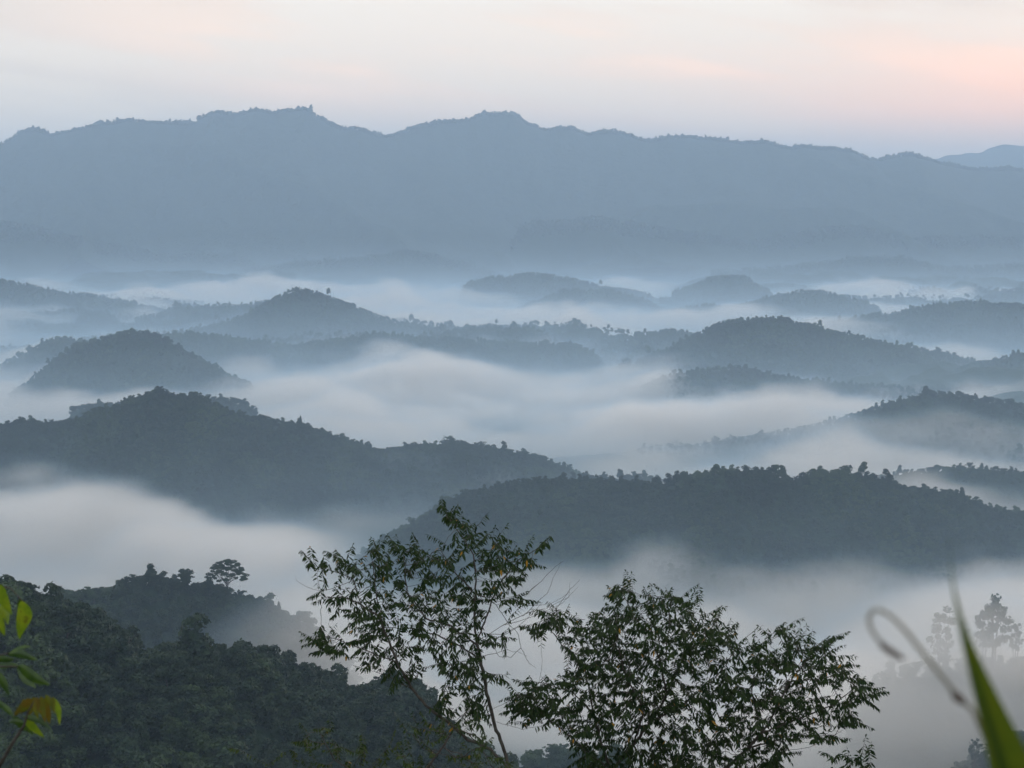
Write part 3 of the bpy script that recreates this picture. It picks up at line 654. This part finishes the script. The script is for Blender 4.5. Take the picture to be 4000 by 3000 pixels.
outA = A6([(930, 90), (1040, 140), (1060, 200), (1190, 180), (1210, 240), (1290, 270), (1280, 320), (1350, 350), (1500, 340), (1590, 290), (1560, 350), (1480, 420), (1510, 470), (1420, 520), (1440, 600), (1450, 700), (1280, 680), (1210, 620), (1180, 760),
  (1230, 850), (1330, 900), (1250, 950), (1130, 1000), (1200, 1090), (1340, 1100), (1330, 1140), (1230, 1120), (1100, 1090), (1080, 1180), (1170, 1260), (1170, 1400), (1000, 1380), (880, 1290), (1020, 1250), (1000, 1130), (930, 1060), (780, 1100), (640, 1130), (440, 1060),
  (510, 1030), (400, 1020), (240, 985), (160, 930), (170, 860), (350, 890), (470, 870), (400, 800), (300, 770), (230, 650), (300, 610), (380, 600), (430, 530), (300, 500), (230, 540), (200, 470), (140, 450), (210, 400), (320, 380), (440, 400), (500, 380), (600, 340),
  (700, 330), (800, 310), (860, 390), (940, 350), (1000, 370), (1050, 330), (960, 260), (910, 200)])
limA = [[0.0] + A6([(1400, 1800), (1340, 1660), (1300, 1520), (1250, 1380), (1220, 1250), (1190, 1110), (1160, 960), (1140, 850), (1135, 700), (1145, 560), (1130, 400), (1050, 270), (980, 180), (935, 110)]),
  [-.5] + A6([(1355, 1690), (1230, 1550), (1100, 1490), (1000, 1400), (850, 1290), (760, 1180), (680, 1040), (640, 940), (600, 830), (560, 650), (540, 450), (520, 400)]),
  [-.6] + A6([(640, 1000), (480, 960), (330, 900), (180, 870)]), [.3] + A6([(575, 720), (400, 660), (245, 650)]), [-.3] + A6([(550, 580), (420, 540), (280, 490), (150, 455)]),
  [.3] + A6([(1150, 910), (1200, 800), (1240, 670), (1300, 550), (1400, 430), (1490, 380), (1580, 300)]), [-.4] + A6([(1150, 930), (1000, 820), (850, 780), (740, 620), (720, 400)]),
  [.5] + A6([(1165, 1010), (1050, 940), (930, 880), (800, 840)]), [.2] + A6([(1180, 620), (1270, 700), (1330, 800), (1400, 870), (1410, 950)]), [.3] + A6([(1140, 620), (1000, 480), (940, 380)]),
  [.4] + A6([(1210, 1160), (1260, 1110), (1330, 1105)]), [-.3] + A6([(1255, 1390), (1420, 1430), (1600, 1395), (1690, 1340)]), [.4] + A6([(1240, 1300), (1330, 1270), (1420, 1230), (1500, 1290)]), [-.6] + A6([(780, 1200), (640, 1120), (450, 1060)]),
  [.5] + A6([(870, 1290), (960, 1200), (1010, 1120)]), [.4] + A6([(1400, 1000), (1350, 1000), (1280, 1000)])]
bareA = [[.2] + A6(q) for q in ([(1180, 620), (1400, 700), (1560, 700), (1700, 620)], [(1170, 900), (1300, 820), (1480, 770), (1650, 690), (1750, 590)], [(1300, 820), (1450, 740), (1560, 720), (1690, 650), (1700, 560)], [(1440, 640), (1520, 560), (1600, 480), (1660, 440)],
   [(1170, 640), (1300, 660), (1440, 640), (1500, 580)], [(1200, 870), (1330, 870), (1450, 780), (1540, 680)], [(430, 550), (250, 620), (130, 590), (80, 520)], [(330, 900), (300, 850), (280, 800)], [(1190, 1000), (1330, 960), (1450, 1000)], [(1410, 950), (1460, 1040), (1500, 1070)], [(1260, 900), (1400, 830), (1550, 790)])]
grow_tree('slender leaning tree with drooping leaves and two forking limbs, left of the bushier tree', 'leafy_tree', 25, limA, outA, 1250, 3, .95, holes=[A6([(1180, 720), (1330, 760), (1280, 860), (1190, 850)])], bare=bareA, tipr=.0024, expn=2.45)
outB = B7([(620, 400), (680, 430), (740, 430), (700, 520), (820, 500), (870, 460), (990, 470), (1000, 540), (1090, 510), (1020, 610), (1090, 610), (1110, 640), (1150, 570), (1200, 600), (1180, 660), (1290, 680), (1310, 760), (1340, 800), (1400, 740), (1470, 700),
  (1480, 780), (1540, 790), (1560, 760), (1500, 640), (1560, 630), (1680, 710), (1740, 760), (1830, 720), (1850, 820), (1910, 840), (1930, 930), (1860, 980), (1760, 1010), (1700, 980), (1660, 1030), (1760, 1070), (1890, 1070), (1980, 910), (2010, 1000), (2060, 1010), (2100, 1060),
  (2030, 1120), (1960, 1180), (2020, 1240), (1880, 1230), (1700, 1250), (1850, 1290), (1840, 1320), (1600, 1320), (1560, 1430), (1600, 1560), (400, 1560), (320, 1350), (380, 1280), (230, 1200), (60, 1240), (0, 1180), (10, 1010), (150, 960), (300, 950), (330, 930), (420, 900),
  (280, 790), (260, 760), (340, 740), (270, 690), (100, 740), (110, 640), (190, 570), (280, 540), (320, 620), (450, 640), (480, 550), (540, 540), (500, 450), (580, 480), (570, 420)])
limB = [[0.0] + B7([(640, 1900), (600, 1650), (560, 1480), (520, 1350), (470, 1150), (420, 900), (400, 700)]),
  [.3] + B7([(580, 1500), (700, 1340), (800, 1210), (880, 1080), (940, 930), (1000, 830), (1060, 700), (1080, 620)]), [-.3] + B7([(880, 1080), (860, 900), (800, 720), (700, 600), (620, 420)]), [.5] + B7([(940, 930), (900, 700), (920, 480)]),
  [-.3] + B7([(600, 1600), (900, 1640), (1230, 1480), (1340, 1380), (1470, 1230), (1540, 1100), (1620, 950), (1700, 850), (1820, 740)]), [.3] + B7([(1600, 990), (1580, 800), (1520, 660)]), [-.4] + B7([(1640, 1010), (1780, 960), (1900, 940)]),
  [.3] + B7([(1450, 1250), (1650, 1190), (1850, 1110), (1960, 1020), (1990, 930)]), [-.2] + B7([(1380, 1340), (1600, 1290), (1850, 1290)]), [.2] + B7([(1850, 1110), (1980, 1080), (2090, 1060)]), [.4] + B7([(1420, 1290), (1380, 1050), (1400, 850), (1470, 720)]),
  [-.4] + B7([(560, 1480), (380, 1330), (250, 1220), (20, 1050)]), [.4] + B7([(470, 1150), (350, 1040), (160, 980)]), [-.4] + B7([(420, 900), (300, 780), (200, 640), (270, 560)]), [.4] + B7([(800, 1210), (1000, 1100), (1180, 950), (1280, 800), (1290, 700)]), [-.5] + B7([(1000, 830), (1120, 720), (1190, 610)]),
  [-.6] + B7([(700, 1340), (760, 1150), (640, 900), (600, 700)])]
bareB = [[.2] + B7(q) for q in ([(1470, 1380), (1700, 1360), (1850, 1290), (1920, 1250)], [(1340, 1380), (1600, 1320), (1800, 1330)], [(1650, 1290), (1800, 1230), (1900, 1270)], [(1850, 1110), (2000, 1090), (2130, 1020)], [(1700, 1080), (1850, 1060), (1920, 960)], [(420, 620), (300, 600), (160, 560)], [(1330, 740), (1400, 680), (1450, 650)], [(200, 640), (320, 470), (390, 390)], [(60, 600), (200, 470), (280, 290)])]
grow_tree('bushy round tree with dense drooping leaves, right of the slender leaning tree', 'leafy_tree', 27, limB, outB, 4800, 4, 1.25, holes=[B7([(1180, 800), (1300, 850), (1250, 900)]), B7([(960, 1200), (1060, 1150), (1040, 1260)])], bare=bareB, tipr=.0022, expn=2.6, leafL=.095, leafW=.36, lpn=3, twig_under=9, shoots=.6)
outC = [(1790, 1655), (1800, 1615), (1850, 1632), (1875, 1600), (1890, 1660), (1900, 1720), (1790, 1720)]
grow_tree('small sprig-crowned treetop poking up under the right side of the bushy tree', 'leafy_treetop', 24, [[0.0, (1860, 1900), (1850, 1760), (1840, 1680), (1835, 1640)]], outC, 60, 5, .3, leafL=.105, leafspread=5)
outD = [(600, 1690), (620, 1615), (660, 1600), (650, 1570), (700, 1550), (735, 1560), (730, 1600), (770, 1610), (800, 1585), (840, 1600), (870, 1560), (930, 1540), (1010, 1555), (1060, 1570), (1050, 1620), (1120, 1650), (1140, 1750), (600, 1750)]
grow_tree('low olive-green shrub with small leaves at the foot of the slender tree', 'leafy_shrub', 20, [[0.0, (860, 1980), (850, 1800), (820, 1700), (720, 1640), (690, 1580)], [.2, (840, 1760), (930, 1650), (980, 1580)], [-.2, (830, 1720), (640, 1690), (520, 1620)]], outD, 420, 6, .8, leafL=.055, leafW=.42, m_=M_SHRUB, cat='shrub', lpn=3, leafspread=4)
outE = [(505, 1612), (540, 1596), (570, 1606), (588, 1632), (575, 1650), (540, 1640)]
# ------------------------------------------------------------------ sapling with big yellow-green leaves at the left edge
def big_leaf(px0, row0, px1, row1, d, wid, m_, parent, curl=.15, seed=0, base=None, toward=0.0, twist=0.0):
    rng = np.random.default_rng(seed); a = P(px0, row0, d); b = P(px1, row1, d + toward); ax = b - a; L = np.linalg.norm(ax); ax = ax / L
    sd = unit(np.cross(ax, (0, 1, 0)) * math.cos(twist) + np.array((0, 1, 0)) * math.sin(twist)); U = np.cross(sd, ax); n = 13; V = []
    for i in range(n):
        t = i / (n - 1); hw = wid * .74 * L * (math.sin(math.pi * min(1, t ** .85)) ** .8) * (1 - .25 * t) * .5 + .0004
        c_ = a + ax * L * t + np.array((0, 0, -1)) * curl * L * t * t + sd * .04 * L * math.sin(t * 5 + seed)
        for j in (-1, -.5, 0, .5, 1):
            V.append(c_ + sd * hw * j + U * (abs(j) * hw * .35 + .04 * hw * math.sin(t * 40) * abs(j)))
    Fq = [(i * 5 + j, i * 5 + j + 1, (i + 1) * 5 + j + 1, (i + 1) * 5 + j) for i in range(n - 1) for j in range(4)]
    return mesh_np('leaf', np.array(V) - (base if base is not None else 0), Fq, m_, parent)
def big_leaf_mat(name, c1, c2, cbrown, trans=.5):
    m_, g = mat(name); t = m_.node_tree; tc_ = g.n('ShaderNodeTexCoord'); n_ = g.noise(tc_.outputs['Object'], 45, 3); n2_ = g.noise(tc_.outputs['Object'], 260, 2)
    col = g.mix(g.mr(n_, .35, .65, 0, 1), c1, c2); col = g.mix(g.mr(n_, .60, .72, 0, .8), col, cbrown); col = g.mix(g.mr(n2_, .6, .7, 0, .35), col, cbrown)
    b = g.n('ShaderNodeBsdfPrincipled'); t.links.new(col, b.inputs['Base Color']); b.inputs['Roughness'].default_value = .4
    tr = g.n('ShaderNodeBsdfTranslucent'); t.links.new(col, tr.inputs['Color']); mx = g.n('ShaderNodeMixShader'); mx.inputs[0].default_value = trans
    t.links.new(b.outputs[0], mx.inputs[1]); t.links.new(tr.outputs[0], mx.inputs[2]); out = g.n('ShaderNodeOutputMaterial'); t.links.new(mx.outputs[0], out.inputs['Surface']); return m_
M_YG = big_leaf_mat('yellow_green_leaf', (.11, .18, .010, 1), (.19, .25, .012, 1), (.07, .06, .01, 1), .5)
M_DG = big_leaf_mat('dark_green_leaf', (.022, .055, .008, 1), (.05, .095, .01, 1), (.02, .03, .008, 1), .25)
M_YO = big_leaf_mat('yellowing_leaf', (.10, .070, .009, 1), (.085, .105, .009, 1), (.15, .06, .01, 1), .45)
SD = 3.5; b0 = P(-70, 1900, SD); b0 = np.array((b0[0], b0[1], -1.7 - b0[1] * .5 - .05))
sap = setp(empty('sapling', tuple(b0)), 'sapling with yellow-green and browning leaves reaching in at the lower left edge', 'sapling')
acc = Acc()
def twig(pts, r0, r1, off=0.0):
    pp = np.array([P(x, y, SD + off) for x, y in pts]); t = np.linspace(0, 1, 10); tp = np.linspace(0, 1, len(pp))
    pp = np.stack([np.interp(t, tp, pp[:, j]) for j in range(3)], 1); acc.add(*tube(pp, np.linspace(r0, r1, 10), 6))
twig([(-70, 2000), (-60, 1760), (0, 1652), (30, 1600), (52, 1568)], .005, .003); twig([(52, 1568), (60, 1540), (75, 1512)], .003, .0015); twig([(-60, 1760), (-75, 1560), (-70, 1380), (-30, 1270), (0, 1270)], .005, .002); twig([(-72, 1480), (-20, 1440), (50, 1440)], .003, .0015)
twig([(-30, 1270), (20, 1268), (48, 1298)], .002, .001); twig([(-72, 1430), (-10, 1418), (20, 1410)], .003, .0012); acc.add(*tube([b0, P(-70, 2000, SD)], np.array((.008, .005)), 6))
V, Fq = acc.out(); mesh_np('stem', V - b0, Fq, M_BARK, sap)
LF = [(48, 1298, 46, 1376, .42, M_YG, .05, .3, 0), (40, 1296, 60, 1345, .40, M_DG, .05, .2, .6), (-8, 1262, 24, 1322, .5, M_YG, .1, .1, 0), (-20, 1290, 6, 1366, .5, M_YG, .1, .1, .3), (6, 1300, 16, 1345, .5, M_YG, .1, -.1, .3),
  (20, 1410, 66, 1392, .30, M_DG, .05, .1, .5), (16, 1412, 82, 1418, .36, M_DG, .08, .1, .2), (-20, 1425, 30, 1418, .5, M_DG, .1, 0, 0), (36, 1440, 108, 1474, .42, M_DG, .1, .1, .2), (36, 1442, 76, 1482, .38, M_DG, .1, -.2, .4), (-10, 1436, 40, 1436, .4, M_DG, .05, 0, .5), (-20, 1440, 20, 1500, .4, M_DG, .05, 0, 0),
  (70, 1512, 30, 1532, .55, M_YO, .3, .1, .2), (74, 1506, 62, 1545, .5, M_YO, .1, .1, 0), (78, 1506, 82, 1548, .5, M_YO, .1, 0, .4), (88, 1504, 96, 1556, .42, M_YO, .1, 0, .2), (96, 1508, 104, 1558, .45, M_YO, .1, .1, 0), (100, 1500, 113, 1530, .5, M_YO, .1, 0, 0), (115, 1505, 131, 1560, .34, M_YG, .1, 0, .1), (52, 1510, 44, 1536, .5, M_YO, .1, 0, .2), (112, 1506, 118, 1538, .45, M_YO, .1, 0, .2),
  (52, 1550, 94, 1588, .42, M_YG, .1, .1, .1), (30, 1548, 70, 1584, .42, M_DG, .1, .1, .2), (-6, 1510, 30, 1548, .36, M_DG, .1, 0, .3), (50, 1545, 110, 1566, .3, M_DG, .1, 0, .4), (20, 1560, 52, 1555, .5, M_DG, .1, 0, .3)]
for i, (x0, y0, x1, y1, wd, mm, cu, tw_, tws) in enumerate(LF):
    big_leaf(x0, y0, x1, y1, SD + .05 * math.sin(i * 2.1), wd, mm, sap, cu, i, b0, tw_ * .2, tws)
twp = [(48, 1298)]
# ------------------------------------------------------------------ grass beside the lens, out of focus
GD = .80
gb = np.array((P(2230, 1900, GD)[0] + .03, GD, -2.1)); gr = setp(empty('grass_plant', tuple(gb)), 'blurred green grass blade with a hooked dry stalk, close up at the lower right', 'grass')
spine = [(2050, 1160, .6), (2051, 1215, 2.4), (2053, 1255, 4), (2057, 1290, 6), (2067, 1339, 11), (2083, 1399, 20), (2107, 1466, 33), (2130, 1539, 48), (2153, 1606, 64), (2169, 1659, 78), (2190, 1740, 86), (2215, 1850, 90)]
sp_ = np.array([P(x, y, GD) for x, y, _ in spine]); wd_ = np.array([1.4 * w_ * GD / F for _, _, w_ in spine]); sp_ = np.vstack([sp_, (sp_[-1] + gb) / 2 + (.01, 0, 0), gb]); wd_ = np.append(wd_, (.014, .006))
tt = np.linspace(0, 1, 60); tp = np.append(0, np.cumsum(np.linalg.norm(np.diff(sp_, axis=0), axis=1))); tp /= tp[-1]; tt = tt ** 1.5
pp = np.stack([np.interp(tt, tp, sp_[:, j]) for j in range(3)], 1); ww = np.interp(tt, tp, wd_)
for _ in range(4): pp[1:-1] = (pp[:-2] + 2 * pp[1:-1] + pp[2:]) / 4
T = unit(np.gradient(pp, axis=0)); Sx = unit(np.cross(T, (0, 1, 0)) * .96 + np.array((0, .28, 0))); Un = np.cross(Sx, T); V = []
for i in range(60):
    for j in np.linspace(-1, 1, 9): V.append(pp[i] - Sx[i] * ww[i] * .5 * j + Un[i] * ww[i] * (.42 * abs(j)) * (-1))
Fq = [(i * 9 + j, i * 9 + j + 1, (i + 1) * 9 + j + 1, (i + 1) * 9 + j) for i in range(59) for j in range(8)]
M_SEED, g = mat('seed_husk'); b = g.n('ShaderNodeBsdfPrincipled'); b.inputs['Base Color'].default_value = (.07, .045, .03, 1); b.inputs['Roughness'].default_value = .8
M_SEED.node_tree.links.new(b.outputs[0], g.n('ShaderNodeOutputMaterial').inputs['Surface'])
m_, g = mat('grass_blade'); t = m_.node_tree; tc_ = g.n('ShaderNodeTexCoord'); n_ = g.noise(tc_.outputs['Object'], 60, 2)
atn = g.n('ShaderNodeAttribute'); atn.attribute_name = 'across'
stripe = g.mr(g.m('ABSOLUTE', g.m('SUBTRACT', atn.outputs['Fac'], .02)), .05, .35, .85, 0)
col = g.mix(n_, (.03, .075, .005, 1), (.115, .13, .008, 1)); col = g.mix(stripe, col, (.012, .035, .004, 1))
b = g.n('ShaderNodeBsdfPrincipled'); t.links.new(col, b.inputs['Base Color']); b.inputs['Roughness'].default_value = .4
tr = g.n('ShaderNodeBsdfTranslucent'); t.links.new(col, tr.inputs['Color']); mx = g.n('ShaderNodeMixShader'); mx.inputs[0].default_value = .45
t.links.new(b.outputs[0], mx.inputs[1]); t.links.new(tr.outputs[0], mx.inputs[2]); out = g.n('ShaderNodeOutputMaterial'); t.links.new(mx.outputs[0], out.inputs['Surface'])
bl = mesh_np('blade', np.array(V) - gb, Fq, m_, gr); a = bl.data.attributes.new('across', 'FLOAT', 'POINT'); a.data.foreach_set('value', np.tile(np.linspace(-1, 1, 9), 60).astype(np.float32))
M_STALK, g = mat('dry_stalk'); t = M_STALK.node_tree; b = g.n('ShaderNodeBsdfPrincipled'); tc_ = g.n('ShaderNodeTexCoord')
t.links.new(g.mix(g.noise(tc_.outputs['Object'], 90, 3), (.10, .08, .045, 1), (.19, .165, .095, 1)), b.inputs['Base Color']); b.inputs['Roughness'].default_value = .7
out = g.n('ShaderNodeOutputMaterial'); t.links.new(b.outputs[0], out.inputs['Surface'])
st = [(2130, 1600), (2103, 1536), (2070, 1507), (2030, 1456), (2005, 1425), (1983, 1397), (1962, 1370), (1943, 1349), (1928, 1334), (1911, 1322), (1895, 1317), (1882, 1321), (1876, 1333), (1879, 1352), (1888, 1370), (1900, 1386), (1917, 1403)]
GS = .82; acc = Acc(); acc.add(*tube([P(x, y, GS) for x, y in st], np.linspace(5.0, 3.8, len(st)) * GS / F, 8)); V, Fq = acc.out(); mesh_np('stalk', V - gb, Fq, M_STALK, gr)
acc = Acc(); acc.add(*tube([P(x, y, GS) for x, y in ((1900, 1386), (1908, 1395), (1925, 1408), (1942, 1418), (1954, 1425))], np.array((4, 8, 8.5, 7, 2)) * GS / F, 8)); V, Fq = acc.out(); mesh_np('seed_head', V - gb, Fq, M_SEED, gr)
acc = Acc(); acc.add(*tube([P(x, y, GS) for x, y in ((2056, 1494), (2064, 1502), (2074, 1511), (2084, 1518))], np.array((4, 10, 11, 5)) * GS / F, 8)); V, Fq = acc.out(); mesh_np('joint', V - gb, Fq, M_SEED, gr)

# ------------------------------------------------------------------ valley fog: density filled under a rolling top surface
def fog(name, x0, x1, y0, y1, dx, dy, dz, z0, z1, label, dens):
    nx = int((x1 - x0) / dx); ny = int((y1 - y0) / dy); nz = int((z1 - z0) / dz)
    gx, gy_ = np.meshgrid(np.linspace(x0 - dx, x1 + dx, nx), np.linspace(y0 - dy, y1 + dy, ny))
    top, D = fog_top(gx, gy_)
    o = mesh_np(name, np.stack([gx, gy_, top], -1).reshape(-1, 3), grid_faces(ny, nx), None)
    at = o.data.attributes.new('dens', 'FLOAT', 'POINT'); at.data.foreach_set('value', D.ravel().astype(np.float32))
    ng = bpy.data.node_groups.new('fog_fill', 'GeometryNodeTree'); g = NG(ng)
    ng.interface.new_socket('Geometry', in_out='INPUT', socket_type='NodeSocketGeometry'); ng.interface.new_socket('Geometry', in_out='OUTPUT', socket_type='NodeSocketGeometry')
    L = ng.links; gi = g.n('NodeGroupInput'); go = g.n('NodeGroupOutput')
    pos = g.n('GeometryNodeInputPosition'); sx = g.n('ShaderNodeSeparateXYZ'); L.new(pos.outputs[0], sx.inputs[0])
    rc = g.n('GeometryNodeRaycast', data_type='FLOAT'); na = g.n('GeometryNodeInputNamedAttribute', data_type='FLOAT'); na.inputs['Name'].default_value = 'dens'
    L.new(gi.outputs[0], rc.inputs['Target Geometry']); L.new(na.outputs['Attribute'], rc.inputs['Attribute'])
    L.new(g.xyz(sx.outputs[0], sx.outputs[1], 500.0), rc.inputs['Source Position']); rc.inputs['Ray Direction'].default_value = (0, 0, -1); rc.inputs['Ray Length'].default_value = 2000
    hz_ = g.n('ShaderNodeSeparateXYZ'); L.new(rc.outputs['Hit Position'], hz_.inputs[0])
    n3 = g.noise(g.xyz(g.m('MULTIPLY', sx.outputs[0], 1 / 150.), g.m('MULTIPLY', sx.outputs[1], 1 / 150.), g.m('MULTIPLY', sx.outputs[2], 1 / 34.)), 1.0, 5, .62)
    zz = g.m('ADD', sx.outputs[2], g.m('MULTIPLY', g.m('SUBTRACT', n3, .5), 115.0))
    dep = g.m('SUBTRACT', hz_.outputs[2], zz)
    f = g.mr(dep, -10.0, 28.0, 0.0, 1.0)
    f = g.m('MULTIPLY', f, g.m('MULTIPLY', rc.outputs['Attribute'], g.mr(n3, .3, .66, .2, 1.6, False)))
    hgt = g.m('SUBTRACT', sx.outputs[2], FOG)                        # a thin veil that fades upwards over the slopes
    thin = g.m('MULTIPLY', g.m('EXPONENT', g.m('DIVIDE', hgt, -68.0)), g.mr(sx.outputs[2], -260, -185, 1, 0))
    thin = g.m('MULTIPLY', thin, g.mr(n3, .3, .7, THIN * .6, THIN * 1.4, False))
    thin = g.m('MULTIPLY', thin, g.m('MULTIPLY', g.mr(sx.outputs[1], 5000, 9000, 1, .35), g.mr(sx.outputs[1], 1300, 4200, .5, 1)))
    f = g.m('ADD', f, thin)
    vc = g.n('GeometryNodeVolumeCube'); L.new(f, vc.inputs['Density']); vc.inputs['Background'].default_value = 0
    vc.inputs['Min'].default_value = (x0, y0, z0); vc.inputs['Max'].default_value = (x1, y1, z1)
    for a, b in zip(('X', 'Y', 'Z'), (nx, ny, nz)): vc.inputs['Resolution ' + a].default_value = b
    sm = g.n('GeometryNodeSetMaterial'); vm = vol_mat('fog_vapour', (.93, .93, .92, 1), dens, FOG_G, 'density'); gm = NG(vm.node_tree); ad = gm.n('ShaderNodeAttribute'); ad.attribute_name = 'density'; pv = [q for q in vm.node_tree.nodes if q.type == 'PRINCIPLED_VOLUME'][0]; vm.node_tree.links.new(gm.mix(gm.mr(ad.outputs['Fac'], .03, .25, 0, 1), (.60, .80, .97, 1), (.975, .935, .895, 1)), pv.inputs['Color']); sm.inputs['Material'].default_value = vm
    o.data.materials.append(vm)
    L.new(vc.outputs[0], sm.inputs[0]); L.new(sm.outputs[0], go.inputs[0])
    md = o.modifiers.new('fog', 'NODES'); md.node_group = ng
    setp(o, label, 'fog', kind='stuff'); return o
FOG_G = 0.4; THIN = .042
# banks: px, row, distance, half width, half depth, rise, density
BANKS = [(20, 1010, 2330, 110, 70, 40, .8), (1430, 1225, 1900, 60, 40, 30, .8), (1980, 1062, 2260, 70, 40, 42, .9), (1930, 890, 2880, 260, 110, 48, .9), (1500, 905, 3050, 260, 110, 25, .9),
    (1850, 610, 7600, 420, 300, 45, 1.0), (760, 900, 3200, 320, 200, 15, 1.0), (2050, 775, 4080, 80, 60, 30, .8), (100, 1180, 1750, 260, 150, 20, .9), (2150, 1210, 1750, 200, 120, 15, .9),
    (2080, 1400, 1190, 140, 95, 150, .8), (760, 1500, 1330, 75, 70, 75, .5), (520, 1450, 1230, 150, 70, 60, .12), (640, 1400, 1270, 90, 60, 60, .2), (880, 1560, 1180, 70, 70, 30, .5), (700, 1440, 1280, 60, 60, 25, .6), (1950, 1480, 1400, 120, 90, 25, .7), (430, 640, 6100, 300, 160, 30, 1.0)]
THICK = [(430, 645, 150, 14, 1), (1380, 612, 80, 8, 1), (1850, 612, 130, 12, 1), (2150, 640, 80, 12, 1), (1900, 678, 180, 13, 1), (1150, 700, 220, 26, .8), (900, 682, 110, 20, .9), (1600, 692, 200, 14, 1), (60, 800, 90, 30, .9), (150, 880, 180, 25, .9),
    (1000, 850, 430, 55, 1), (1500, 890, 430, 38, 1), (1950, 860, 180, 20, .7), (60, 1020, 90, 45, 1), (150, 1150, 330, 48, 1), (560, 1190, 200, 40, .8), (960, 1140, 230, 70, -1.2), (1500, 1430, 650, 160, 1), (2150, 1230, 300, 55, 1), (1460, 1215, 80, 20, .8), (800, 1350, 300, 90, .7), (2050, 780, 80, 12, .7), (1900, 1600, 500, 150, .9)]
def fog_top(X, Y):
    top = FOG - 6 + 26 * fbm(X / 420, Y / 600, 91, 4, .6) + 26 * fbm(X / 105, Y / 170, 131, 3, .6) + 4
    # shallower over far ground, a rolling sheet
    gx_ = X / Y * F + 1106; gr_ = HOR - FOG / Y * F          # where that spot of the valley floor lies in the view
    D = np.interp(Y, (1500, 2600, 5000, 7500), (.10, .05, .022, .012))
    for px, row, sp_, sr, am in THICK: D = D + am * np.exp(-((gx_ - px) / sp_) ** 2 - ((gr_ - row) / sr) ** 2)
    D = np.clip(D, 0, 1.1) * np.clip(1 + 1.7 * fbm(X / 280, Y / 420, 95, 5, .6), .04, 2.0)
    for px, row, d, sx, sy, rise, dn in BANKS:
        c_ = P(px, row, d); e = np.exp(-((X - c_[0]) / sx) ** 2 - ((Y - c_[1]) / sy) ** 2); top = top + rise * e; D = D + .25 * dn * e
    q = np.random.default_rng(17)
    for i in range(120):                                              # drifting puffs that ride up the slopes
        y = q.uniform(1400, 8000); x = q.uniform(-.32, .32) * y; r_ = q.uniform(30, 75) * (1 + y / 5000); e = np.exp(-((X - x) / (r_ * 1.8)) ** 2 - ((Y - y) / r_) ** 2)
        top = top + q.uniform(12, 50) * e; D = D + q.uniform(.1, .6) * e
    return top, D
fog('fog', -3900, 3900, 900, 11400, 22, 28, 8, -470, -182, 'white morning fog lying in the valleys between the wooded hills', .022)
